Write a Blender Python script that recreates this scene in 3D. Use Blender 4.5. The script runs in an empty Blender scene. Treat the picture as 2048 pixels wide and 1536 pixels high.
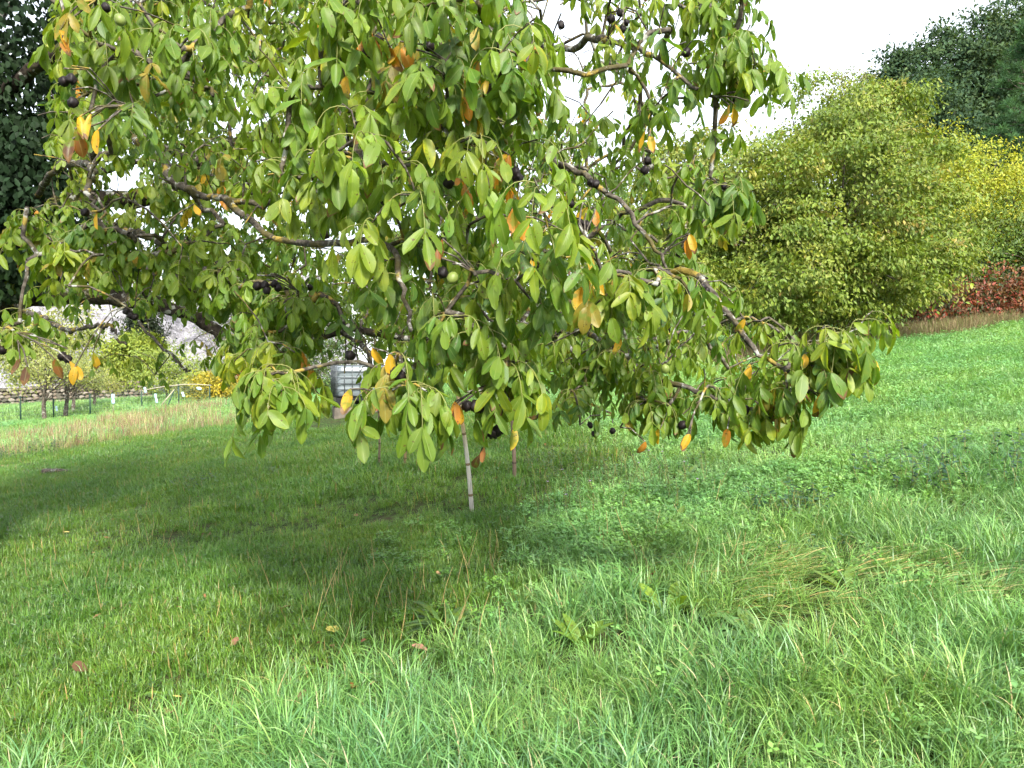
import bpy, math
import numpy as np
from mathutils import Vector

# ------------------------------------------------------------------ camera, sky, sun, exposure
sc = bpy.context.scene
COL = sc.collection
CAM = np.array([0.0, 0.0, 1.55])
FPX = 1479.0                      # focal length in photo pixels (2048 wide)
PITCH = math.atan(48.0 / FPX)     # looking slightly down
cam_d = bpy.data.cameras.new("camera"); cam_d.sensor_width = 36.0; cam_d.lens = 26.0
cam_d.clip_start = 0.05; cam_d.clip_end = 2000.0
cam = bpy.data.objects.new("camera", cam_d); COL.objects.link(cam)
cam.location = CAM; cam.rotation_euler = (math.pi / 2 - PITCH, 0, 0)
sc.camera = cam

SUN_EL, SUN_AZ = math.radians(39), math.radians(160)   # azimuth clockwise from +Y: behind the camera, a little to the right
sun_dir = np.array([math.cos(SUN_EL) * math.sin(SUN_AZ), math.cos(SUN_EL) * math.cos(SUN_AZ), math.sin(SUN_EL)])
sun_d = bpy.data.lights.new("sun", 'SUN'); sun_d.energy = 1.5; sun_d.angle = math.radians(10); sun_d.color = (1.0, 0.95, 0.86)
sun = bpy.data.objects.new("sun", sun_d); COL.objects.link(sun)
sun.rotation_euler = Vector(sun_dir.tolist()).to_track_quat('Z', 'Y').to_euler(); sun.location = (0, 0, 30)

world = bpy.data.worlds.new("World"); sc.world = world; world.use_nodes = True
wt = world.node_tree; wt.nodes.clear()
w_out = wt.nodes.new("ShaderNodeOutputWorld"); w_bg = wt.nodes.new("ShaderNodeBackground")
w_sky = wt.nodes.new("ShaderNodeTexSky"); w_sky.sky_type = 'NISHITA'; w_sky.sun_disc = False
w_sky.sun_elevation = SUN_EL; w_sky.sun_rotation = SUN_AZ
w_mix = wt.nodes.new("ShaderNodeMix"); w_mix.data_type = 'RGBA'
w_mix.inputs[0].default_value = 0.86          # thin bright cloud over the whole sky
w_mix.inputs[7].default_value = (2.5, 2.6, 2.72, 1)
wt.links.new(w_sky.outputs[0], w_mix.inputs[6]); wt.links.new(w_mix.outputs[2], w_bg.inputs[0])
w_bg.inputs[1].default_value = 0.10
wt.links.new(w_bg.outputs[0], w_out.inputs[0])

vs = sc.view_settings
vs.view_transform = 'Standard'; vs.look = 'None'; vs.gamma = 1.0; vs.use_curve_mapping = False; vs.exposure = 2.95
sc.cycles.max_bounces = 4; sc.cycles.diffuse_bounces = 3; sc.cycles.glossy_bounces = 1; sc.cycles.transmission_bounces = 3
sc.cycles.use_adaptive_sampling = True; sc.cycles.adaptive_threshold = 0.035; sc.cycles.debug_use_spatial_splits = True
sc.cycles.use_denoising = True

# ------------------------------------------------------------------ helpers
rng = np.random.default_rng(7)
cp, sp_ = math.cos(PITCH), math.sin(PITCH)

def ray(px, py):
    u = (np.asarray(px, float) - 1024) / FPX; v = (768 - np.asarray(py, float)) / FPX
    d = np.stack([u, cp + v * sp_, v * cp - sp_], -1)
    return d / d[..., 1:2]

def P(px, py, d):
    """the point seen at photo pixel (px, py), d metres in front of the camera"""
    return CAM + ray(px, py) * np.asarray(d, float)[..., None]

def project(p):
    q = np.asarray(p) - CAM
    z = q[..., 1] * cp - q[..., 2] * sp_
    v = q[..., 1] * sp_ + q[..., 2] * cp
    z = np.where(z < 0.05, 0.05, z)
    return 1024 + FPX * q[..., 0] / z, 768 - FPX * v / z, z

def sst(a, b, x):
    t = np.clip((x - a) / (b - a), 0, 1); return t * t * (3 - 2 * t)

def vnoise(x, y, seed=0):
    """cheap smooth 2-D noise, -1..1"""
    s = seed * 1.7
    return (np.sin(x * 1.0 + 1.3 * np.sin(y * 0.7 + s) + s) + np.sin(y * 1.1 + 1.7 * np.sin(x * 0.6 - s) + 2 * s) + np.sin((x + y) * 0.73 + s * 3)) / 3

def terrain(x, y):
    x = np.asarray(x, float); y = np.asarray(y, float)
    xs = 26 * np.tanh(x / 26)
    h = 0.133 * xs + 0.039 * np.minimum(y, 40 + 0 * y)
    h = h + 0.03 * vnoise(x * 1.3, y * 1.3, 1) + 0.012 * vnoise(x * 4.1, y * 3.7, 2) + 0.05 * vnoise(x * .35, y * .35, 3)
    h = h + 7.0 * np.tanh(np.maximum(0, y + 0.5 * np.maximum(x, -8) - 38) / 24) * sst(-8, 12, x)
    return h

def ground_at(px, py):
    r = ray(px, py)
    lo, hi = 1.0, 90.0
    ds = np.linspace(1.0, 90, 2000); p = CAM + r * ds[:, None]
    k = np.argmax(p[:, 2] < terrain(p[:, 0], p[:, 1]))
    p = p[k]; p[2] = terrain(p[0], p[1]); return p

def mk(name, V, Q=None, T=None, uv=None, col=None, mat=None, parent=None, smooth=True, extra=None):
    V = np.asarray(V, np.float32).reshape(-1, 3)
    me = bpy.data.meshes.new(name)
    nq = 0 if Q is None else len(Q); nt = 0 if T is None else len(T)
    me.vertices.add(len(V)); me.vertices.foreach_set('co', V.ravel())
    li = np.concatenate([a for a in ((np.asarray(Q, np.int32).ravel() if nq else None), (np.asarray(T, np.int32).ravel() if nt else None)) if a is not None])
    me.loops.add(len(li)); me.loops.foreach_set('vertex_index', li)
    me.polygons.add(nq + nt)
    ls = np.concatenate([np.arange(nq) * 4, nq * 4 + np.arange(nt) * 3]).astype(np.int32)
    me.polygons.foreach_set('loop_start', ls)
    me.polygons.foreach_set('use_smooth', np.full(nq + nt, smooth))
    if uv is not None:
        l = me.uv_layers.new(name='UVMap'); l.data.foreach_set('uv', np.asarray(uv, np.float32)[li].ravel())
    if col is not None:
        a = me.attributes.new('col', 'FLOAT_COLOR', 'POINT')
        c = np.asarray(col, np.float32)
        if c.shape[1] == 3: c = np.concatenate([c, np.ones((len(c), 1), np.float32)], 1)
        a.data.foreach_set('color', c.ravel())
    me.update(calc_edges=True)
    if mat: me.materials.append(mat)
    o = bpy.data.objects.new(name, me); COL.objects.link(o)
    if parent is not None: o.parent = parent
    return o

def empty(name, loc=(0, 0, 0)):
    o = bpy.data.objects.new(name, None); COL.objects.link(o); o.location = [float(c) for c in loc]; o.empty_display_size = .2
    return o

def tag(o, label=None, cat=None, group=None, kind=None):
    if label: o['label'] = label
    if cat: o['category'] = cat
    if group: o['group'] = group
    if kind: o['kind'] = kind
    return o

def inst(me, name, parent, loc, rot=(0, 0, 0), scale=(1, 1, 1), mat=None):
    o = bpy.data.objects.new(name, me); COL.objects.link(o); o.parent = parent
    o.location = [float(c) for c in loc]; o.rotation_euler = rot; o.scale = scale if hasattr(scale, '__len__') else (scale,) * 3
    return o

def norm(a):
    return a / np.maximum(np.linalg.norm(a, axis=-1, keepdims=True), 1e-9)

class Buf:
    """collects pieces of one mesh"""
    def __init__(s): s.V = []; s.Q = []; s.T = []; s.C = []; s.U = []; s.n = 0
    def add(s, V, Q=None, T=None, C=None, U=None):
        V = np.asarray(V, float).reshape(-1, 3)
        if Q is not None and len(Q): s.Q.append(np.asarray(Q) + s.n)
        if T is not None and len(T): s.T.append(np.asarray(T) + s.n)
        if C is not None: s.C.append(np.broadcast_to(np.asarray(C, float), (len(V), 3)))
        if U is not None: s.U.append(U)
        s.V.append(V); s.n += len(V)
    def build(s, name, mat=None, parent=None, smooth=True):
        return mk(name, np.concatenate(s.V), np.concatenate(s.Q) if s.Q else None, np.concatenate(s.T) if s.T else None,
                  np.concatenate(s.U) if s.U else None, np.concatenate(s.C) if s.C else None, mat, parent, smooth)

def catmull(pts, n):
    pts = np.asarray(pts, float); m = len(pts)
    if m == 2: return pts[0] + (pts[1] - pts[0]) * np.linspace(0, 1, n)[:, None]
    ext = np.vstack([2 * pts[0] - pts[1], pts, 2 * pts[-1] - pts[-2]])
    out = []
    for t in np.linspace(0, m - 1 - 1e-6, n):
        i = int(t); f = t - i; a, b, c, d = ext[i:i + 4]
        out.append(.5 * ((2 * b) + (-a + c) * f + (2 * a - 5 * b + 4 * c - d) * f * f + (-a + 3 * b - 3 * c + d) * f ** 3))
    return np.array(out)

def tube(pts, rad, sides=6, cap=True, bump=0.0):
    pts = np.asarray(pts, float); n = len(pts); rad = np.broadcast_to(np.asarray(rad, float), (n,))
    tg = norm(np.gradient(pts, axis=0))
    ref = np.array([0, 0, 1.0]) if abs(tg[0][2]) < .9 else np.array([1.0, 0, 0])
    a = norm(np.cross(tg, ref)); b = np.cross(tg, a)
    th = np.arange(sides) * 2 * np.pi / sides
    r = rad[:, None] * (1 + bump * rng.normal(size=(n, sides)))
    V = pts[:, None] + r[..., None] * (a[:, None] * np.cos(th)[None, :, None] + b[:, None] * np.sin(th)[None, :, None])
    i = np.arange(n - 1)[:, None] * sides; j = np.arange(sides)[None]; k = (j + 1) % sides
    Q = np.stack([i + j, i + k, i + sides + k, i + sides + j], -1).reshape(-1, 4)
    T = []
    V = V.reshape(-1, 3)
    if cap:
        V = np.vstack([V, pts[0], pts[-1]]); c0, c1 = len(V) - 2, len(V) - 1
        jj = np.arange(sides); kk = (jj + 1) % sides; e = (n - 1) * sides
        T = np.vstack([np.stack([kk, jj, np.full(sides, c0)], 1), np.stack([e + jj, e + kk, np.full(sides, c1)], 1)])
    return V, Q, T

def boxm(c, s, jit=0):
    c = np.asarray(c, float); s = np.asarray(s, float) / 2
    V = np.array([[x, y, z] for x in (-1, 1) for y in (-1, 1) for z in (-1, 1)], float) * s + c
    if jit: V = V + rng.normal(size=V.shape) * jit
    Q = [[0, 1, 3, 2], [4, 6, 7, 5], [0, 4, 5, 1], [2, 3, 7, 6], [0, 2, 6, 4], [1, 5, 7, 3]]
    return V, Q

# ------------------------------------------------------------------ materials
class M:
    def __init__(s, name):
        s.m = bpy.data.materials.new(name); s.m.use_nodes = True; s.t = s.m.node_tree; s.t.nodes.clear()
        s.out = s.n('OutputMaterial')
    def n(s, kind, **kw):
        nd = s.t.nodes.new('ShaderNode' + kind)
        for k, v in kw.items(): setattr(nd, k, v)
        return nd
    def l(s, a, b): s.t.links.new(a, b)
    def attr(s, name): n = s.n('Attribute'); n.attribute_name = name; return n
    def noise(s, scale, detail=3, vec=None, rough=.55):
        n = s.n('TexNoise'); n.inputs['Scale'].default_value = scale; n.inputs['Detail'].default_value = detail; n.inputs['Roughness'].default_value = rough
        if vec is not None: s.l(vec, n.inputs['Vector'])
        return n.outputs['Fac']
    def ramp(s, fac, stops):
        n = s.n('ValToRGB'); e = n.color_ramp.elements
        while len(e) < len(stops): e.new(.5)
        for el, (p, c) in zip(e, stops): el.position = p; el.color = (c, c, c, 1) if not hasattr(c, '__len__') else (*c, 1)
        s.l(fac, n.inputs[0]); return n.outputs[0]
    def mix(s, a, b, fac, mode='MIX'):
        n = s.n('Mix', data_type='RGBA', blend_type=mode)
        for sock, v in ((n.inputs[6], a), (n.inputs[7], b), (n.inputs[0], fac)):
            if hasattr(v, 'is_linked'): s.l(v, sock)
            elif hasattr(v, '__len__'): sock.default_value = (*v, 1)
            else: sock.default_value = (v, v, v, 1) if sock.type == 'RGBA' else v
        return n.outputs[2]
    def math(s, op, a, b=0.0, c=None):
        n = s.n('Math', operation=op)
        for i, v in enumerate((a, b) if c is None else (a, b, c)):
            if hasattr(v, 'is_linked'): s.l(v, n.inputs[i])
            else: n.inputs[i].default_value = v
        return n.outputs[0]
    def geo(s): return s.n('NewGeometry').outputs['Position']
    def objc(s): return s.n('TexCoord').outputs['Object']
    def bsdf(s, col, rough=.7, spec=.3, metal=0, bump=None, bstr=.3, bdist=.01):
        b = s.n('BsdfPrincipled')
        if hasattr(col, 'is_linked'): s.l(col, b.inputs['Base Color'])
        else: b.inputs['Base Color'].default_value = (*col, 1)
        if hasattr(rough, 'is_linked'): s.l(rough, b.inputs['Roughness'])
        else: b.inputs['Roughness'].default_value = rough
        b.inputs['Specular IOR Level'].default_value = spec; b.inputs['Metallic'].default_value = metal
        if bump is not None:
            bn = s.n('Bump'); bn.inputs['Strength'].default_value = bstr; bn.inputs['Distance'].default_value = bdist
            s.l(bump, bn.inputs['Height']); s.l(bn.outputs[0], b.inputs['Normal'])
        return b
    def leafy(s, col, trans=.35, rough=.45, spec=.4, tint=(1.15, 1.1, .5), bump=None, bstr=.3):
        b = s.bsdf(col, rough, spec, bump=bump, bstr=bstr, bdist=.004)
        t = s.n('BsdfTranslucent'); s.l(s.mix(col, tint, 1.0, 'MULTIPLY'), t.inputs[0])
        mx = s.n('MixShader'); mx.inputs[0].default_value = trans
        s.l(b.outputs[0], mx.inputs[1]); s.l(t.outputs[0], mx.inputs[2]); s.l(mx.outputs[0], s.out.inputs[0]); return s.m
    def done(s, b): s.l(b.outputs[0], s.out.inputs[0]); return s.m

def m_walnut_leaf():
    m = M('walnut_leaf'); col = m.attr('col').outputs['Color']
    uvn = m.n('UVMap'); sep = m.n('SeparateXYZ'); m.l(uvn.outputs[0], sep.inputs[0])
    u, v = sep.outputs[0], sep.outputs[1]
    au = m.math('ABSOLUTE', m.math('SUBTRACT', u, .5))
    pos = m.geo()
    n1 = m.noise(22, 3, pos); n2 = m.noise(75, 2, pos)
    c = m.mix(col, (.35, .38, .25), m.ramp(n1, [(.3, 0), (.75, .08)]))
    c = m.mix(c, m.mix(col, (1.45, 1.25, .8), 1.0, 'MULTIPLY'), m.ramp(n1, [(.45, 0), (.65, .7)]))
    c = m.mix(c, m.mix(col, (2.1, 1.4, .7), 1.0, 'MULTIPLY'), m.math('MULTIPLY', m.ramp(au, [(.28, 0), (.5, 1)]), m.ramp(m.noise(9, 2, pos), [(.54, 0), (.66, .7)])))
    wv = m.math('SINE', m.math('MULTIPLY', m.math('SUBTRACT', m.math('MULTIPLY', v, 9.0), m.math('MULTIPLY', au, 7.0)), 6.283))
    vein = m.math('MULTIPLY', m.ramp(wv, [(.90, 0), (1.0, 1)]), .10)
    mid = m.ramp(au, [(.0, .45), (.025, .35), (.045, 0)])
    c = m.mix(c, m.mix(col, (.45, .5, .22), .55), m.math('MAXIMUM', vein, mid))
    c = m.mix(c, (.13, .20, .02), m.ramp(m.noise(17, 3, m.mix(pos, (2, 9, 4), 1.0, 'ADD')), [(.52, 0), (.60, .75)]))
    spot = m.ramp(n2, [(.66, 0), (.71, .85)])
    c = m.mix(c, (.09, .045, .018), spot)
    # brown scorched tips on some leaves (alpha of col carries how far)
    tipa = m.attr('col').outputs['Alpha']
    edge = m.math('ADD', m.math('ADD', v, m.math('MULTIPLY', au, .35)), m.math('MULTIPLY', n1, .35))
    tip = m.ramp(m.math('SUBTRACT', edge, tipa), [(.17, 0), (.22, 1)])
    c = m.mix(c, m.mix((.26, .15, .06), (.10, .045, .02), n2), tip)
    return m.leafy(c, .46, .46, .38, (1.22, 1.25, .32), bump=m.math('ADD', wv, m.math('MULTIPLY', n2, 2.5)), bstr=.10)

def m_leaf(name, trans=.35, rough=.5, spec=.3, tint=(1.15, 1.1, .5)):
    m = M(name); col = m.attr('col').outputs['Color']
    c = m.mix(col, m.mix(col, (1.35, 1.2, .8), 1.0, 'MULTIPLY'), m.ramp(m.noise(1.3, 3, m.geo()), [(.4, 0), (.65, .8)]))
    return m.leafy(c, trans, rough, spec, tint)

def m_grass(name, warm=(1.22, 1.1, .85), cool=(.88, .98, 1.08), trans=.33, rough=.44, spec=.55):
    m = M(name); col = m.attr('col').outputs['Color']; pos = m.geo()
    r = m.n('ObjectInfo').outputs['Random']
    c = m.mix(col, m.mix(col, warm, 1.0, 'MULTIPLY'), m.ramp(m.noise(.9, 3, pos), [(.42, 0), (.62, 1)]))
    c = m.mix(c, m.mix(c, cool, 1.0, 'MULTIPLY'), m.ramp(m.noise(.55, 2, m.mix(pos, (7, 3, 1), 1.0, 'ADD')), [(.45, 0), (.6, 1)]))
    c = m.mix(c, m.mix(c, (1.3, 1.22, 1.1), 1.0, 'MULTIPLY'), r)
    return m.leafy(c, trans, rough, spec, (1.1, 1.1, .6))

def m_bark(name, base, dark, lichen=None, lam=.5, sc_=9, moss=None):
    m = M(name); pos = m.geo()
    n1 = m.noise(sc_, 4, pos); n2 = m.noise(sc_ * 4, 3, pos)
    c = m.mix(dark, base, m.ramp(n2, [(.35, 0), (.65, 1)]))
    if moss: c = m.mix(c, moss, m.ramp(m.noise(sc_ * .6, 3, pos), [(.5, 0), (.62, .9)]))
    c = m.mix(c, (.30, .30, .27), m.ramp(m.noise(sc_ * 1.7, 3, m.mix(pos, (3, 5, 1), 1.0, 'ADD')), [(.58, 0), (.63, .85)]))
    if lichen: c = m.mix(c, lichen, m.ramp(n1, [(1 - lam, 0), (1 - lam + .06, .95)]))
    return m.done(m.bsdf(c, .9, .15, bump=n2, bstr=.7, bdist=.012))

def m_flat(name, col, rough=.7, spec=.3, metal=0, var=.25, scale=20, col2=None):
    m = M(name); n1 = m.noise(scale, 4, m.objc())
    c = m.mix(col, col2 or tuple(x * (1 - var) for x in col), m.ramp(n1, [(.35, 0), (.7, 1)]))
    return m.done(m.bsdf(c, rough, spec, metal, bump=n1, bstr=.15))

MAT = {}
MAT['walnut_leaf'] = m_walnut_leaf()
MAT['tree_leaf'] = m_leaf('tree_leaf')
MAT['dark_leaf'] = m_leaf('dark_leaf', .3, .7, .15)
MAT['ivy_leaf'] = m_leaf('ivy_leaf', .10, .65, .15)
MAT['grass'] = m_grass('grass')
MAT['dry'] = m_grass('dry_grass', (1.05, 1.05, .95), (.9, .95, .9), .25, .7, .15)
MAT['weed'] = m_leaf('weed_leaf', .3, .42, .45)
MAT['fallen'] = m_leaf('fallen_leaf', .1, .75, .15, (1, .8, .5))
MAT['limb'] = m_bark('limb_bark', (.050, .040, .030), (.012, .009, .007), (.14, .11, .03), .37, 7, (.05, .055, .015))
MAT['twig'] = m_bark('twig_bark', (.12, .105, .085), (.034, .028, .022), (.26, .19, .04), .42, 11, (.07, .06, .02))
MAT['trunk'] = m_bark('trunk_bark', (.15, .125, .10), (.05, .04, .03), None, .3, 6)
MAT['stalk'] = m_flat('leaf_stalk', (.20, .21, .06), .6)
MAT['nut'] = m_flat('black_nut', (.006, .004, .005), .55, .25, col2=(.016, .010, .009), scale=60)
MAT['green_nut'] = m_flat('green_nut', (.16, .20, .045), .5, .4, col2=(.11, .15, .03), scale=60)

# ------------------------------------------------------------------ the ground
def ground():
    def axis(lo, hi, n, pw=2.2):
        t = np.linspace(-1, 1, n); a = np.sign(t) * np.abs(t) ** pw
        return np.where(a < 0, -a * lo, a * hi)
    xs = axis(-260, 260, 261); ys = np.concatenate([np.linspace(-40, 0, 14)[:-1], 320 * np.linspace(0, 1, 260) ** 2.1])
    X, Y = np.meshgrid(xs, ys); V = np.stack([X, Y, terrain(X, Y)], -1)
    ny, nx = X.shape; i = np.arange(ny - 1)[:, None] * nx + np.arange(nx - 1)[None]
    Q = np.stack([i, i + 1, i + nx + 1, i + nx], -1).reshape(-1, 4)
    m = M('soil_and_thatch'); pos = m.geo()
    c = m.mix((.022, .036, .010), (.045, .036, .018), m.ramp(m.noise(3, 5, pos), [(.4, 0), (.65, 1)]))
    c = m.mix(c, (.06, .11, .022), m.ramp(m.noise(14, 4, pos), [(.45, 0), (.6, .8)]))
    mt = m.done(m.bsdf(c, .95, .1, bump=m.noise(30, 4, pos), bstr=.6, bdist=.03))
    return tag(mk('ground', V.reshape(-1, 3), Q, mat=mt), kind='structure')
ground()

# ------------------------------------------------------------------ leaflets
ST_HI = (np.array([0, .10, .27, .5, .72, .88, .96, 1.0]), np.array([.10, .50, .86, 1.0, .88, .55, .26, .02]), np.array([-1, -.5, 0, .5, 1.0]))
ST_LO = (np.array([0, .28, .68, 1.0]), np.array([.12, .88, .90, .03]), np.array([-1, 0, 1.0]))

def leaflets(o, d, n, L, W, bend, fold, wav, spec=ST_HI):
    """V (N, nv, 3), UV (nv, 2), quads (nq, 4) of N elliptical leaf blades"""
    t, w, u = spec; N = len(o); d = norm(d); n = norm(n - d * np.sum(n * d, -1, keepdims=True)); s = np.cross(d, n)
    L = L[:, None, None, None]; W = W[:, None, None, None] / 2
    tt = t[None, :, None, None]; ww = w[None, :, None, None]; uu = u[None, None, :, None]
    e = rng.uniform(.72, 1.4, N); ww = np.interp(t[None, :] ** e[:, None], t, w)[:, :, None, None] * (1 + .05 * rng.normal(size=(N, len(t), len(u), 1)) * (np.abs(uu) > .9))
    D, Nn, S = d[:, None, None], n[:, None, None], s[:, None, None]
    bd = bend[:, None, None, None]; fd = fold[:, None, None, None]; wv = wav[:, None, None, None]
    ph = rng.uniform(0, 6.28, N)[:, None, None, None]
    V = o[:, None, None] + D * L * (tt - .18 * np.abs(bd) * tt ** 2) - Nn * L * bd * tt ** 2 * .6
    V = V + S * uu * ww * W * np.cos(fd) + Nn * np.abs(uu) * ww * W * np.sin(fd)
    V = V + Nn * wv * W * np.abs(uu) * np.sin(tt * 13 + ph + uu * 1.7) + S * W * .25 * np.sin(tt * 2.6 + ph) * bd
    nt, nu = len(t), len(u)
    UV = np.stack(np.meshgrid((u + 1) / 2, t), -1).reshape(-1, 2)
    i = np.arange(nt - 1)[:, None] * nu + np.arange(nu - 1)[None]
    Q = np.stack([i, i + 1, i + nu + 1, i + nu], -1).reshape(-1, 4)
    return V.reshape(N, -1, 3), UV, Q

def joined(V, Q, UV=None, col=None):
    N, nv = V.shape[:2]
    QQ = (Q[None] + (np.arange(N) * nv)[:, None, None]).reshape(-1, 4)
    return V.reshape(-1, 3), QQ, (np.tile(UV, (N, 1)) if UV is not None else None), (np.repeat(col, nv, 0) if col is not None else None)

# ------------------------------------------------------------------ the walnut tree in front
def inside(poly, x, y):
    poly = np.asarray(poly, float); x0, y0 = poly.T; x1, y1 = np.roll(x0, -1), np.roll(y0, -1)
    x = np.asarray(x)[:, None]; y = np.asarray(y)[:, None]
    c = ((y0 > y) != (y1 > y)) & (x < (x1 - x0) * (y - y0) / (y1 - y0 + 1e-9) + x0)
    return c.sum(1) % 2 == 1

def scatter(poly, n, gap, tries=40):
    poly = np.asarray(poly, float); lo, hi = poly.min(0), poly.max(0); out = np.zeros((0, 2))
    for _ in range(n * tries):
        if len(out) >= n: break
        p = rng.uniform(lo, hi)
        if not inside(poly, [p[0]], [p[1]])[0]: continue
        if len(out) and np.min(np.hypot(*(out - p).T)) < gap: continue
        out = np.vstack([out, p])
    return out

TRUNK_XY = np.array([-5.6, 7.2]); TZ = float(terrain(*TRUNK_XY))
FORK = np.array([TRUNK_XY[0], TRUNK_XY[1], 2.3])

def walnut_tree():
    root = tag(empty('walnut_tree', (TRUNK_XY[0], TRUNK_XY[1], TZ)), 'spreading walnut tree with low drooping leafy branches and blackened nuts in front', 'tree')
    off = np.array(root.location)
    def rel(V): return np.asarray(V) - off
    # trunk
    tp = catmull([[TRUNK_XY[0], TRUNK_XY[1], TZ - .25], [TRUNK_XY[0] + .03, TRUNK_XY[1], TZ + .5], [TRUNK_XY[0] - .04, TRUNK_XY[1] + .02, TZ + 1.6], FORK, FORK + [.05, .1, 1.4], FORK + [.3, .4, 3.2]], 30)
    tr = np.interp(np.linspace(0, 1, 30), [0, .1, .5, .7, 1], [.52, .40, .34, .28, .12])
    V, Q, T = tube(tp, tr, 18, bump=.05); trunk = mk('trunk', rel(V), Q, T, mat=MAT['limb'], parent=root)
    # main limbs, traced by eye: (photo x, photo y, metres away)
    limbs = [
        ([(-120, 470, 7.2), (60, 420, 7.0), (170, 402, 6.9), (300, 392, 6.8), (400, 330, 6.6), (470, 290, 6.5), (545, 265, 6.3), (640, 240, 6.0), (745, 198, 5.7), (900, 150, 5.3), (1050, 120, 5.0), (1180, 60, 4.8)], .115, .02),
        ([(-120, 640, 7.2), (20, 605, 6.9), (150, 590, 6.8), (300, 604, 6.6), (400, 640, 6.5), (480, 690, 6.4), (570, 690, 6.3), (690, 658, 6.2), (770, 668, 6.1), (900, 690, 5.8), (1010, 700, 5.6), (1160, 650, 5.3)], .10, .022),
        ([(400, 330, 6.6), (300, 285, 5.4), (275, 278, 4.6), (318, 300, 4.4), (350, 362, 4.3), (390, 388, 4.2), (450, 398, 4.1), (520, 408, 3.9), (620, 385, 3.5), (700, 372, 3.1), (765, 382, 2.95)], .05, .010),
        ([(170, 402, 6.9), (195, 440, 6.3), (270, 465, 6.0), (330, 490, 5.7), (420, 545, 5.3), (520, 590, 4.8), (640, 640, 4.2), (720, 690, 3.6)], .055, .014),
        ([(545, 265, 6.3), (600, 330, 5.2), (655, 350, 4.0), (668, 300, 3.5), (690, 282, 3.3), (725, 312, 3.2), (775, 325, 3.1), (840, 330, 2.9)], .035, .009),
        ([(640, 240, 6.0), (700, 150, 6.4), (716, 60, 6.5), (722, -60, 6.6), (740, -220, 6.8)], .045, .02),
        ([(900, 150, 5.3), (1000, 240, 4.6), (1060, 300, 4.0), (1105, 322, 3.6), (1160, 350, 3.5), (1225, 392, 3.4), (1290, 470, 3.3), (1340, 540, 3.25)], .036, .009),
        ([(1050, 120, 5.0), (1140, 95, 4.2), (1200, 78, 3.8), (1262, 90, 3.6), (1310, 115, 3.5), (1390, 170, 3.45), (1440, 205, 3.4)], .03, .007),
        ([(1010, 700, 5.6), (1160, 660, 4.5), (1300, 560, 3.7), (1400, 560, 3.45), (1460, 640, 3.35), (1530, 720, 3.3), (1600, 737, 3.25), (1680, 712, 3.25)], .034, .006),
        ([(1160, 650, 5.3), (1250, 720, 4.3), (1330, 760, 3.7), (1420, 790, 3.5), (1500, 820, 3.4), (1570, 840, 3.3)], .028, .007),
        ([(900, 690, 5.8), (960, 760, 5.4), (1000, 825, 5.1), (1050, 838, 4.9), (1090, 826, 4.8), (1150, 800, 4.7), (1230, 830, 4.5)], .026, .008),
        ([(450, 398, 4.1), (560, 480, 3.7), (700, 480, 3.3), (775, 490, 3.1), (800, 560, 2.95), (822, 640, 2.85), (840, 700, 2.75)], .026, .008),
        ([(60, 420, 7.0), (110, 340, 5.6), (178, 330, 4.0), (178, 380, 3.5), (190, 420, 3.3)], .04, .012),
        ([(170, 402, 6.9), (200, 250, 6.0), (270, 160, 5.0), (330, 120, 4.2), (400, 170, 3.6), (430, 190, 3.4)], .045, .01),
        ([(640, 240, 6.0), (760, 240, 4.4), (820, 180, 3.5), (900, 130, 3.0), (985, 110, 2.8), (1060, 140, 2.7)], .032, .008),
        ([(-120, 300, 7.2), (120, 100, 6.6), (330, 10, 6.4), (520, -40, 6.6), (800, -80, 6.8)], .08, .02),
        ([(20, 605, 6.9), (90, 640, 5.6), (140, 660, 4.8), (210, 650, 4.4), (250, 690, 4.2)], .03, .008),
        ([(150, 590, 6.8), (230, 600, 5.6), (330, 700, 5.0), (380, 745, 4.8)], .022, .006),
        ([(720, 690, 3.6), (760, 742, 3.0), (800, 720, 2.8), (870, 660, 2.7), (930, 560, 2.65), (960, 545, 2.6)], .016, .006),
        # the crown above and beside the picture
        ([(-120, 300, 7.2), (-250, -100, 7.5), (-300, -500, 7.6), (-250, -900, 7.8)], .12, .03),
        ([(-120, 200, 7.2), (200, -250, 7.6), (500, -500, 8.0), (800, -620, 8.2)], .09, .025),
        ([(-120, 300, 7.2), (-150, 100, 9.0), (0, -100, 10.5), (200, -250, 11.5)], .09, .025),
        ([(-120, 470, 7.2), (60, 400, 8.6), (250, 330, 9.8), (450, 300, 10.8), (650, 330, 11.4)], .08, .022),
        ([(-120, 300, 7.2), (-330, 0, 5.8), (-560, -500, 4.2), (-900, -1500, 2.6)], .08, .02),
        ([(-120, 400, 7.2), (-500, 250, 7.0), (-900, 200, 6.8)], .09, .025),
    ]
    NP, NR = [], []
    for pts, r0, r1 in limbs:
        a = np.array(pts, float); w = P(a[:, 0], a[:, 1], a[:, 2])
        ln = np.sum(np.linalg.norm(np.diff(w, axis=0), axis=1)); n = max(14, int(ln / .085))
        c = catmull(w, n); c = c + rng.normal(size=c.shape) * .008
        if a[-1, 2] < 5.7 and r0 < .06: r0 = r0 * .78
        r = (r0 + (min(r1, .007) - r0) * np.linspace(0, 1, n) ** .85) * (1 + .10 * np.sin(np.arange(n) * .9 + rng.uniform(0, 6)) * rng.uniform(.5, 1, n))
        V, Q, T = tube(c, r, 10 if r0 > .04 else 7, bump=.05)
        mk('branch', rel(V), Q, T, mat=MAT['limb'] if r0 > .075 else MAT['twig'], parent=root)
        k = slice(n // 6, None, 2); NP.append(c[k]); NR.append(r[k])
    nodes = np.vstack(NP)
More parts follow.
